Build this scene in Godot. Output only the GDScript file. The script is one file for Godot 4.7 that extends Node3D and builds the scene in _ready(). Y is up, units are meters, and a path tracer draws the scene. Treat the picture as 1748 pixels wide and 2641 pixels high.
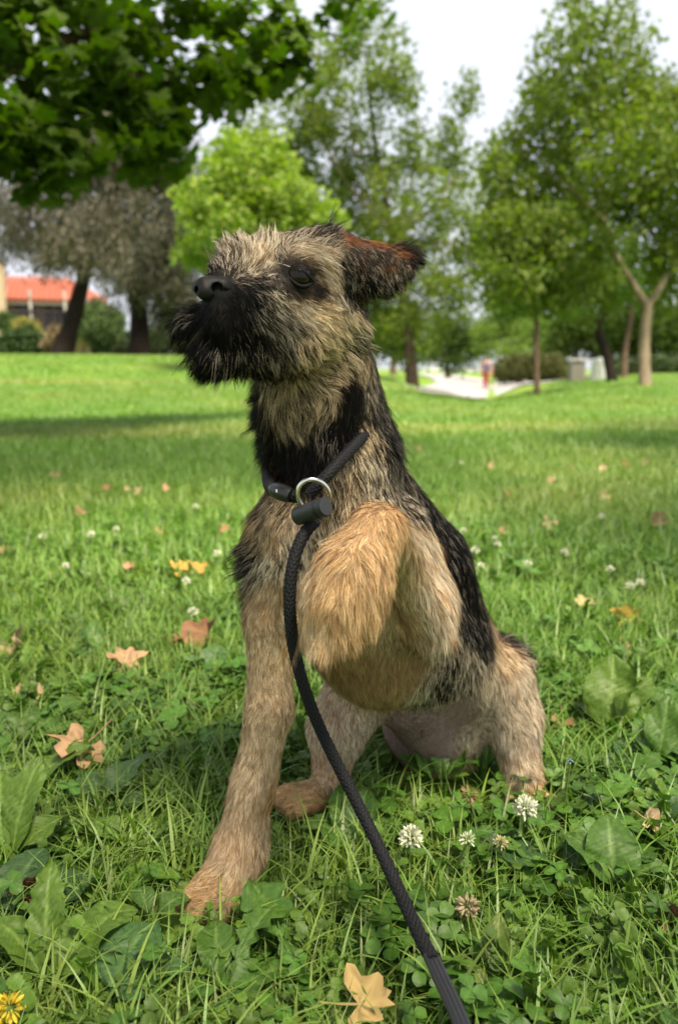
extends Node3D
# A terrier puppy on a lead, sitting in a park lawn with one paw raised.

const FPX := 2000.0            # focal length in pixels of the 1748 x 2641 photograph
const EYE := Vector3(0.0, 0.38, 0.0)
const PITCH := 0.18326         # camera tilted down 10.5 degrees
var rng := RandomNumberGenerator.new()
var noise := FastNoiseLite.new()
var mats := {}
var used := {}
var fwd := Vector3(0, -sin(PITCH), -cos(PITCH))
var upv := Vector3(0, cos(PITCH), -sin(PITCH))

# ---------------------------------------------------------------- helpers
class MB:
	var v := PackedVector3Array()
	var n := PackedVector3Array()
	var c := PackedColorArray()
	var t := PackedInt32Array()
	func vert(p: Vector3, nn: Vector3, col: Color = Color.WHITE) -> int:
		v.push_back(p); n.push_back(nn); c.push_back(col)
		return v.size() - 1
	func tri(a: int, b: int, d: int) -> void:
		var f := (v[d] - v[a]).cross(v[b] - v[a])
		if f.dot(n[a] + n[b] + n[d]) < 0.0:
			t.push_back(a); t.push_back(d); t.push_back(b)
		else:
			t.push_back(a); t.push_back(b); t.push_back(d)
	func quad(a: int, b: int, d: int, e: int) -> void:
		tri(a, b, d); tri(a, d, e)
	func flat_quad(p0: Vector3, p1: Vector3, p2: Vector3, p3: Vector3, out: Vector3, col: Color = Color.WHITE) -> void:
		var nn := (p1 - p0).cross(p2 - p0).normalized()
		if nn.dot(out) < 0.0: nn = -nn
		quad(vert(p0, nn, col), vert(p1, nn, col), vert(p2, nn, col), vert(p3, nn, col))
	func box(at: Vector3, size: Vector3, basis: Basis = Basis(), col: Color = Color.WHITE) -> void:
		var h := size * 0.5
		for ax in 3:
			for s in [-1.0, 1.0]:
				var o := Vector3(); o[ax] = s
				var a := Vector3(); a[(ax + 1) % 3] = h[(ax + 1) % 3]
				var b := Vector3(); b[(ax + 2) % 3] = h[(ax + 2) % 3]
				var m := o * h
				flat_quad(at + basis * (m - a - b), at + basis * (m + a - b), at + basis * (m + a + b), at + basis * (m - a + b), basis * o, col)
	func tube(pts: Array, rad: Array, sides: int, col: Color = Color.WHITE, cap: bool = true) -> void:
		var prev := Vector3(0.31, 0.2, 0.93)
		var rows := []
		for i in pts.size():
			var d: Vector3 = (pts[mini(i + 1, pts.size() - 1)] - pts[maxi(i - 1, 0)]).normalized()
			var s := (prev - d * prev.dot(d)).normalized()
			prev = s
			var w := d.cross(s)
			var row := []
			for k in sides:
				var an := TAU * k / sides
				var o: Vector3 = s * cos(an) + w * sin(an)
				row.append(vert(pts[i] + o * rad[i], o, col))
			rows.append(row)
		for i in pts.size() - 1:
			for k in sides:
				var k2 := (k + 1) % sides
				quad(rows[i][k], rows[i][k2], rows[i + 1][k2], rows[i + 1][k])
		if cap:
			for e in [0, pts.size() - 1]:
				var d2: Vector3 = (pts[e] - pts[1 if e == 0 else e - 1]).normalized()
				var m := vert(pts[e], d2, col)
				var ring := []
				for k in sides: ring.append(vert(v[rows[e][k]], d2, col))
				for k in sides: tri(m, ring[k], ring[(k + 1) % sides])
	func mesh() -> ArrayMesh:
		var a := []
		a.resize(Mesh.ARRAY_MAX)
		a[Mesh.ARRAY_VERTEX] = v; a[Mesh.ARRAY_NORMAL] = n; a[Mesh.ARRAY_COLOR] = c; a[Mesh.ARRAY_INDEX] = t
		var m := ArrayMesh.new()
		m.add_surface_from_arrays(Mesh.PRIMITIVE_TRIANGLES, a)
		return m

func P(px: float, py: float, d: float) -> Vector3:
	return EYE + d * (fwd + Vector3.RIGHT * ((px - 874.0) / FPX) + upv * ((1320.5 - py) / FPX))

func on_ground(px: float, d: float) -> Vector3:      # the point of the ground at a bearing and a distance
	var x := (px - 874.0) / FPX * d
	return Vector3(x, gh(x, -d), -d)

func plan(px: float, py: float) -> Vector3:          # where a ray meets the level lawn
	var dir := fwd + Vector3.RIGHT * ((px - 874.0) / FPX) + upv * ((1320.5 - py) / FPX)
	return EYE + dir * (EYE.y / -dir.y)

func nm(called: String) -> String:
	var k: int = used.get(called, -1) + 1
	used[called] = k
	return called if k == 0 else "%s_%03d" % [called, k]

func tag(o: Node, label := "", category := "", group := "", kind := "") -> Node:
	if label: o.set_meta("label", label)
	if category: o.set_meta("category", category)
	if group: o.set_meta("group", group)
	if kind: o.set_meta("kind", kind)
	return o

func thing(called: String, label: String, category: String, at := Vector3.ZERO, group := "") -> Node3D:
	var o := Node3D.new()
	o.name = nm(called); add_child(o); o.position = at
	tag(o, label, category, group)
	return o

func put(m: Mesh, called: String, mat: Material, parent: Node = null, local := Vector3.ZERO) -> MeshInstance3D:
	var o := MeshInstance3D.new()
	o.mesh = m
	o.material_override = mat
	o.name = nm(called) if parent == null else called
	if parent == null: add_child(o)
	else: parent.add_child(o, true)
	o.position = local
	return o

func many(m: Mesh, mat: Material, xf: Array, cols: Array, called: String, parent: Node = null) -> MultiMeshInstance3D:
	var mm := MultiMesh.new()
	mm.transform_format = MultiMesh.TRANSFORM_3D
	mm.use_colors = true
	mm.mesh = m
	mm.instance_count = xf.size()
	for i in xf.size():
		mm.set_instance_transform(i, xf[i])
		mm.set_instance_color(i, cols[i])
	var o := MultiMeshInstance3D.new()
	o.multimesh = mm
	o.material_override = mat
	o.name = nm(called) if parent == null else called
	if parent == null: add_child(o)
	else: parent.add_child(o, true)
	return o

func lin(r: float, g: float, b: float) -> Color:
	return Color(r, g, b)

func mat(key: String, col: Color, rough := 0.8, spec := 0.5, back := Color.BLACK, vc := true) -> StandardMaterial3D:
	if mats.has(key): return mats[key]
	var m := StandardMaterial3D.new()
	m.resource_name = key
	m.albedo_color = col.linear_to_srgb()
	m.roughness = rough
	m.metallic_specular = spec
	m.vertex_color_use_as_albedo = vc
	m.cull_mode = BaseMaterial3D.CULL_DISABLED
	if back != Color.BLACK:
		m.backlight_enabled = true
		m.backlight = back
	mats[key] = m
	return m

func noise_tex(freq: float, lo: Color, hi: Color, octaves := 4, size := 512, sd := 1) -> NoiseTexture2D:
	var t := NoiseTexture2D.new()
	var f := FastNoiseLite.new()
	f.seed = sd; f.frequency = freq; f.fractal_octaves = octaves
	t.noise = f; t.width = size; t.height = size; t.seamless = true
	var g := Gradient.new()
	g.set_color(0, lo); g.set_color(1, hi)
	t.color_ramp = g
	return t

func rv() -> Vector3:
	return Vector3(rng.randfn(), rng.randfn(), rng.randfn()).normalized()

func spin(up: Vector3, ang: float) -> Basis:      # y along «up», turned by «ang»
	var y := up.normalized()
	var x := y.cross(Vector3(0.3, 0.1, 0.9)).normalized()
	return Basis(y, ang) * Basis(x, y, x.cross(y))

# ---------------------------------------------------------------- terrain
const FAR_A := [-0.8, -0.35, -0.2, -0.05, 0.06, 0.12, 0.19, 0.25, 0.31, 0.4, 0.8]
const FAR_H := [0.95, 0.78, 0.75, 0.5, 0.0, -0.35, -0.7, -0.4, -0.16, 0.12, 0.5]
func gh(x: float, z: float) -> float:
	var r := -z
	if r < 2.0: return 0.0
	var a := clampf(x / r, -0.8, 0.8)
	var h := 0.5
	for i in FAR_A.size() - 1:
		if a <= FAR_A[i + 1]:
			h = lerpf(FAR_H[i], FAR_H[i + 1], smoothstep(0.0, 1.0, (a - FAR_A[i]) / (FAR_A[i + 1] - FAR_A[i])))
			break
	var s := smoothstep(5.0, 25.0, r)
	var bump := 0.10 * exp(-pow((x - 4.3) / 2.5, 2) - pow((r - 11.0) / 3.0, 2))
	return h * s + bump

# ---------------------------------------------------------------- smooth bodies
# bones: [a, ra, b, rb]; cuts: [a, ra, b, rb] taken away. Returns {v, n, t}.
func blob(bones: Array, cell: float, k: float, cuts := []) -> Dictionary:
	var lo := Vector3(1e9, 1e9, 1e9)
	var hi := -lo
	for b in bones:
		for e in [0, 2]:
			var r: float = b[e + 1] + k * 2.0 + cell * 2.0
			lo = lo.min(b[e] - Vector3(r, r, r)); hi = hi.max(b[e] + Vector3(r, r, r))
	var nx := int((hi.x - lo.x) / cell) + 2
	var ny := int((hi.y - lo.y) / cell) + 2
	var nz := int((hi.z - lo.z) / cell) + 2
	var g := PackedFloat32Array(); g.resize(nx * ny * nz)
	for pass_ in 2:
		for b in (bones if pass_ == 0 else cuts):
			var a0: Vector3 = b[0]
			var ab: Vector3 = b[2] - b[0]
			var ra: float = b[1]
			var rb: float = b[3]
			var l2 := maxf(ab.length_squared(), 1e-9)
			var mr := maxf(ra, rb) + k * 4.0
			var bl: Vector3 = (a0.min(b[2]) - Vector3(mr, mr, mr) - lo) / cell
			var bh: Vector3 = (a0.max(b[2]) + Vector3(mr, mr, mr) - lo) / cell
			for kz in range(maxi(0, int(bl.z)), mini(nz, int(bh.z) + 1)):
				for ky in range(maxi(0, int(bl.y)), mini(ny, int(bh.y) + 1)):
					var at := (kz * ny + ky) * nx
					for kx in range(maxi(0, int(bl.x)), mini(nx, int(bh.x) + 1)):
						var q := lo + Vector3(kx, ky, kz) * cell - a0
						var u := clampf(q.dot(ab) / l2, 0.0, 1.0)
						var d := (q - ab * u).length() - lerpf(ra, rb, u)
						if pass_ == 0:
							if d < k * 4.0: g[at + kx] += exp(clampf(-d / k, -4.0, 20.0))
						else:
							g[at + kx] = maxf(g[at + kx], -d)
		if pass_ == 0:
			for i in g.size(): g[i] = -k * log(g[i]) if g[i] > 0.0 else k * 4.0
	var vid := PackedInt32Array(); vid.resize(g.size()); vid.fill(-1)
	var V := PackedVector3Array()
	var N := PackedVector3Array()
	var T := PackedInt32Array()
	var sy := nx
	var sz := nx * ny
	var off := [0, 1, sy, sy + 1, sz, sz + 1, sz + sy, sz + sy + 1]
	var edges := [[0, 1], [2, 3], [4, 5], [6, 7], [0, 2], [1, 3], [4, 6], [5, 7], [0, 4], [1, 5], [2, 6], [3, 7]]
	var cp := []
	for i in 8: cp.append(Vector3(i & 1, (i >> 1) & 1, i >> 2))
	for z in nz - 1:
		for y in ny - 1:
			for x in nx - 1:
				var i := (z * ny + y) * nx + x
				var g0 := g[i]
				if absf(g0) > cell * 3.0: continue
				var m := 0
				for q in 8:
					if g[i + off[q]] < 0.0: m += 1
				if m == 0 or m == 8: continue
				var s := Vector3()
				var cnt := 0
				for e in edges:
					var ga := g[i + off[e[0]]]
					var gb := g[i + off[e[1]]]
					if (ga < 0.0) != (gb < 0.0):
						s += cp[e[0]].lerp(cp[e[1]], ga / (ga - gb)); cnt += 1
				vid[i] = V.size()
				V.push_back(lo + (Vector3(x, y, z) + s / cnt) * cell)
				var gx := g[i + 1] - g[i] + g[i + sy + 1] - g[i + sy] + g[i + sz + 1] - g[i + sz] + g[i + sy + sz + 1] - g[i + sy + sz]
				var gy := g[i + sy] - g[i] + g[i + sy + 1] - g[i + 1] + g[i + sy + sz] - g[i + sz] + g[i + sy + sz + 1] - g[i + sz + 1]
				var gz := g[i + sz] - g[i] + g[i + sz + 1] - g[i + 1] + g[i + sy + sz] - g[i + sy] + g[i + sy + sz + 1] - g[i + sy + 1]
				N.push_back(Vector3(gx, gy, gz).normalized())
	var steps := [1, sy, sz]
	for z in range(1, nz - 1):
		for y in range(1, ny - 1):
			for x in range(1, nx - 1):
				var i := (z * ny + y) * nx + x
				if vid[i] < 0: continue
				for ax in 3:
					var ga := g[i] < 0.0
					if ga == (g[i + steps[ax]] < 0.0): continue
					var p: int = steps[(ax + 1) % 3]
					var q: int = steps[(ax + 2) % 3]
					var c0 := vid[i]; var c1 := vid[i - p]; var c2 := vid[i - p - q]; var c3 := vid[i - q]
					if c1 < 0 or c2 < 0 or c3 < 0: continue
					if ga: T.append_array([c0, c2, c1, c0, c3, c2])
					else: T.append_array([c0, c1, c2, c0, c2, c3])
	return {"v": V, "n": N, "t": T}

func blob_mesh(d: Dictionary, cols := PackedColorArray()) -> ArrayMesh:
	var m := MB.new()
	m.v = d.v; m.n = d.n; m.t = d.t
	if cols.is_empty():
		cols.resize(d.v.size()); cols.fill(Color.WHITE)
	m.c = cols
	return m.mesh()

# ---------------------------------------------------------------- the scene
func _ready() -> void:
	rng.seed = 7
	noise.seed = 3
	noise.frequency = 1.0
	var t0 := Time.get_ticks_msec()
	# camera
	var cam := Camera3D.new()
	cam.name = "camera"
	add_child(cam)
	cam.position = EYE
	cam.rotation.x = -PITCH
	var at := CameraAttributesPhysical.new()
	at.frustum_focal_length = 18.17
	at.exposure_aperture = 4.6
	at.frustum_focus_distance = 0.52
	cam.attributes = at
	cam.fov = 66.87
	cam.near = 0.02
	cam.far = 600.0
	cam.current = true
	# sky: thin bright cloud
	var sm := ProceduralSkyMaterial.new()
	sm.sky_top_color = Color(0.93, 0.95, 1.0)
	sm.sky_horizon_color = Color(0.95, 0.96, 1.0)
	sm.ground_bottom_color = Color(0.28, 0.33, 0.18)
	sm.ground_horizon_color = Color(0.55, 0.58, 0.5)
	sm.sun_angle_max = 0.0
	sm.sky_energy_multiplier = 0.73
	var env := Environment.new()
	env.background_mode = Environment.BG_SKY
	env.sky = Sky.new()
	env.sky.sky_material = sm
	env.tonemap_mode = Environment.TONE_MAPPER_LINEAR
	env.tonemap_exposure = 2.4
	env.sdfgi_enabled = true
	env.ssao_enabled = true
	env.ssil_enabled = true
	var we := WorldEnvironment.new()
	we.name = "environment"
	we.environment = env
	add_child(we)
	# hazy sun, high on the right
	var sun := DirectionalLight3D.new()
	sun.name = "sun"
	sun.light_energy = 1.4
	sun.light_color = Color(1.0, 0.95, 0.86)
	sun.light_angular_distance = 12.0
	sun.shadow_enabled = true
	add_child(sun)
	sun.look_at_from_position(Vector3(2.4, 8.2, 2.8), Vector3.ZERO)

	make_ground()
	make_path()
	print("ground ", Time.get_ticks_msec() - t0)
	make_trees()
	print("trees ", Time.get_ticks_msec() - t0)
	make_far_things()
	print("far ", Time.get_ticks_msec() - t0)
	make_puppy()
	print("puppy ", Time.get_ticks_msec() - t0)
	make_lead()
	make_sward()
	make_weeds()
	make_fallen_leaves()
	make_flowers()
	print("done ", Time.get_ticks_msec() - t0)

# ---------------------------------------------------------------- ground and path
func grass_tone(x: float, z: float) -> Color:        # dry and lush patches of the turf
	var p := noise.get_noise_2d(x * 0.35, z * 0.35) * 0.5 + 0.5
	var q := noise.get_noise_2d(x * 1.7 + 40.0, z * 1.7) * 0.5 + 0.5
	var dry := smoothstep(0.45, 0.85, p + (q - 0.5) * 0.35)
	var c := Color(0.150, 0.270, 0.032).lerp(Color(0.205, 0.345, 0.056), q)
	# straw coloured streaks of dried turf
	var streak := noise.get_noise_2d(x * 0.16 + 7.0, z * 0.45) * 0.5 + 0.5
	c = c.lerp(Color(0.42, 0.42, 0.13), 0.55 * smoothstep(0.50, 0.74, streak + (q - 0.5) * 0.2))
	return c.lerp(Color(0.32, 0.34, 0.08), dry * 0.4)

func make_ground() -> void:
	var mb := MB.new()
	var radii := [0.0]
	var r := 0.25
	while r < 260.0:
		radii.append(r)
		r *= 1.07
	radii.append(260.0)
	var seg := 180
	for i in radii.size():
		for k in seg:
			var a := TAU * k / seg
			var x: float = radii[i] * sin(a)
			var z: float = -radii[i] * cos(a)
			var e := 0.3
			var nn := Vector3(gh(x - e, z) - gh(x + e, z), 2.0 * e, gh(x, z - e) - gh(x, z + e)).normalized()
			mb.vert(Vector3(x, gh(x, z), z), nn, grass_tone(x, z))
	for i in radii.size() - 1:
		for k in seg:
			var k2 := (k + 1) % seg
			mb.quad(i * seg + k, i * seg + k2, (i + 1) * seg + k2, (i + 1) * seg + k)
	var m := mat("turf", Color(1, 1, 1), 0.95, 0.2)
	m.albedo_texture = noise_tex(0.02, Color(0.72, 0.74, 0.66), Color(1, 1, 1), 5)
	m.uv1_triplanar = true
	m.uv1_world_triplanar = true
	m.uv1_scale = Vector3(1.7, 1.7, 1.7)
	tag(put(mb.mesh(), "lawn", m), "mown park lawn with dry yellow patches rising to the left", "lawn", "", "structure")

func ribbon(pts: Array, widths: Array, lift: float, col: Color) -> MB:
	var mb := MB.new()
	var cv := Curve3D.new()
	for i in pts.size():
		var tn: Vector3 = (pts[mini(i + 1, pts.size() - 1)] - pts[maxi(i - 1, 0)]) * 0.18
		cv.add_point(pts[i], -tn, tn)
	var L := cv.get_baked_length()
	var n := int(L / 0.6)
	var rows := []
	for i in n + 1:
		var s := L * i / n
		var p := cv.sample_baked(s)
		var q := cv.sample_baked(minf(s + 0.1, L))
		var o := cv.sample_baked(maxf(s - 0.1, 0.0))
		var side := (q - o).cross(Vector3.UP).normalized()
		var f := float(i) / n * (widths.size() - 1)
		var w: float = lerpf(widths[int(f)], widths[mini(int(f) + 1, widths.size() - 1)], f - int(f))
		var row := []
		for k in 9:
			var x := p + side * w * (k / 8.0 - 0.5)
			row.append(mb.vert(Vector3(x.x, gh(x.x, x.z) + lift, x.z), Vector3.UP, col))
		rows.append(row)
	for i in n:
		for k in 8:
			mb.quad(rows[i][k], rows[i][k + 1], rows[i + 1][k + 1], rows[i + 1][k])
	return mb

func make_path() -> void:
	var m := mat("concrete", Color(0.42, 0.41, 0.40), 0.9, 0.3)
	m.albedo_texture = noise_tex(0.05, Color(0.8, 0.8, 0.8), Color(1, 1, 1), 4)
	m.uv1_triplanar = true
	m.uv1_world_triplanar = true
	m.uv1_scale = Vector3(0.5, 0.5, 0.5)
	var pts := [on_ground(1075, 22), on_ground(1150, 27), on_ground(1215, 35), on_ground(1235, 46), on_ground(1205, 62), on_ground(1150, 82), on_ground(1080, 105)]
	tag(put(ribbon(pts, [1.2, 3.6, 6.0, 6.5, 6.5, 7.0, 9.0], 0.05, Color.WHITE).mesh(), "path", m), "pale concrete footpath curving through the park", "path", "", "structure")
	var p2 := [on_ground(1235, 40), on_ground(1330, 43), on_ground(1440, 50), on_ground(1600, 62)]
	tag(put(ribbon(p2, [5.5, 5.0, 3.4, 2.6], 0.075, Color.WHITE).mesh(), "path", m), "branch of the concrete footpath leading behind the clipped hedge", "path", "", "structure")

# ---------------------------------------------------------------- the puppy
func B(p: Array, q: Array) -> Array:        # [px, py, depth, radius in px] twice -> a bone
	return [P(p[0], p[1], p[2]), p[3] * p[2] / FPX, P(q[0], q[1], q[2]), q[3] * q[2] / FPX]

func puppy_bones() -> Array:
	var b := []
	# skull, cheeks, muzzle, jaws
	b.append(B([800, 702, 0.528, 92], [830, 735, 0.54, 96]))
	b.append(B([690, 690, 0.515, 72], [790, 710, 0.525, 88]))
	b.append(B([622, 678, 0.503, 48], [720, 710, 0.51, 62]))
	b.append(B([820, 800, 0.525, 84], [890, 830, 0.54, 52]))
	b.append(B([720, 770, 0.505, 70], [572, 772, 0.474, 46]))
	b.append(B([720, 830, 0.505, 66], [565, 838, 0.474, 50]))
	b.append(B([632, 690, 0.499, 46], [566, 707, 0.477, 28]))
	b.append(B([700, 830, 0.525, 55], [494, 840, 0.486, 44]))
	b.append(B([740, 890, 0.512, 62], [535, 925, 0.477, 42]))
	b.append(B([800, 860, 0.525, 75], [700, 900, 0.51, 66]))
	# ear: a flap folded back from the side of the skull
	for e in [[1072, 672, 0.545], [1052, 702, 0.54], [1025, 735, 0.537], [990, 752, 0.535], [950, 745, 0.53]]:
		b.append(B([880, 650 + (e[1] - 672) * 0.5, 0.522, 24], [e[0], e[1], e[2], 13]))
	b.append(B([868, 622, 0.53, 20], [1060, 660, 0.55, 15]))
	b.append(B([868, 640, 0.53, 26], [895, 745, 0.528, 26]))
	# neck and trunk
	b.append(B([830, 830, 0.555, 100], [828, 1010, 0.57, 128]))
	b.append(B([812, 980, 0.57, 134], [848, 1200, 0.585, 152]))
	b.append(B([895, 900, 0.575, 52], [935, 1180, 0.60, 90]))
	b.append(B([860, 1230, 0.585, 150], [890, 1480, 0.60, 205]))
	b.append(B([780, 1330, 0.575, 105], [800, 1500, 0.575, 110]))
	b.append(B([890, 1480, 0.605, 200], [975, 1650, 0.635, 165]))
	b.append(B([950, 1240, 0.615, 90], [1085, 1460, 0.66, 120]))
	b.append(B([1085, 1460, 0.66, 120], [1150, 1660, 0.70, 118]))
	b.append(B([960, 1560, 0.62, 180], [1140, 1720, 0.70, 150]))
	b.append(B([1140, 1740, 0.72, 150], [1130, 1860, 0.745, 145]))
	b.append(B([1060, 1790, 0.68, 100], [1130, 1890, 0.715, 80]))
	# standing foreleg
	b.append(B([725, 1380, 0.565, 84], [702, 1600, 0.556, 62]))
	b.append(B([702, 1600, 0.556, 62], [694, 1830, 0.553, 55]))
	b.append(B([694, 1830, 0.553, 56], [655, 2020, 0.552, 52]))
	b.append(B([655, 2020, 0.552, 52], [618, 2190, 0.552, 62]))
	b.append(B([618, 2190, 0.552, 62], [585, 2275, 0.548, 62]))
	b.append(B([590, 2245, 0.55, 50], [520, 2310, 0.545, 34]))
	b.append(B([520, 2300, 0.546, 30], [468, 2334, 0.541, 20]))
	b.append(B([560, 2290, 0.544, 34], [506, 2362, 0.536, 22]))
	b.append(B([590, 2295, 0.542, 34], [556, 2374, 0.533, 22]))
	b.append(B([620, 2290, 0.545, 32], [612, 2362, 0.538, 20]))
	# raised foreleg
	b.append(B([1015, 1370, 0.588, 92], [1090, 1560, 0.575, 78]))
	b.append(B([1092, 1560, 0.572, 72], [1122, 1640, 0.56, 42]))
	b.append(B([1100, 1625, 0.555, 44], [1018, 1410, 0.515, 48]))
	b.append(B([1018, 1405, 0.513, 52], [972, 1368, 0.487, 62]))
	b.append(B([972, 1368, 0.485, 62], [905, 1480, 0.466, 84]))
	b.append(B([905, 1480, 0.466, 84], [880, 1550, 0.460, 78]))
	b.append(B([828, 1510, 0.464, 40], [800, 1652, 0.458, 24]))
	b.append(B([862, 1540, 0.458, 42], [832, 1672, 0.450, 25]))
	b.append(B([905, 1540, 0.455, 42], [892, 1650, 0.449, 25]))
	b.append(B([958, 1500, 0.462, 40], [952, 1602, 0.456, 24]))
	# hind legs
	b.append(B([930, 1770, 0.68, 90], [870, 1880, 0.665, 72]))
	b.append(B([870, 1880, 0.665, 68], [850, 2020, 0.668, 42]))
	b.append(B([860, 2045, 0.66, 36], [738, 2055, 0.636, 32]))
	b.append(B([800, 2066, 0.645, 28], [762, 2092, 0.634, 24]))
	b.append(B([1270, 1745, 0.715, 92], [1320, 1850, 0.705, 70]))
	b.append(B([1320, 1850, 0.705, 66], [1345, 2000, 0.69, 46]))
	b.append(B([1345, 2000, 0.69, 46], [1340, 2060, 0.685, 44]))
	b.append(B([1340, 2062, 0.685, 40], [1410, 2075, 0.672, 28]))
	b.append(B([1335, 2062, 0.68, 36], [1320, 2085, 0.672, 28]))
	b.append(B([1200, 1740, 0.725, 110], [1270, 1745, 0.715, 92]))
	# tail tucked behind
	b.append(B([1200, 1900, 0.80, 40], [1270, 1960, 0.86, 18]))
	return b

var TAN := Color(0.80, 0.59, 0.37)
var TAND := Color(0.36, 0.205, 0.09)
var GOLD := Color(0.77, 0.51, 0.27)
var GOLDD := Color(0.48, 0.265, 0.11)
var CREAM := Color(0.74, 0.61, 0.44)
var CREAMD := Color(0.26, 0.17, 0.09)
var GREY := Color(0.30, 0.25, 0.20)
var DARK := Color(0.026, 0.020, 0.015)
var BLACK := Color(0.006, 0.0055, 0.0055)
var RUST := Color(0.24, 0.088, 0.028)
var ASH := Color(0.56, 0.465, 0.34)
var STRAW := Color(0.48, 0.36, 0.22)
var OLIVE := Color(0.46, 0.315, 0.15)  # belly hair: olive tan with the shade under the raised paw mixed in
var PINK := Color(0.34, 0.235, 0.21)

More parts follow.
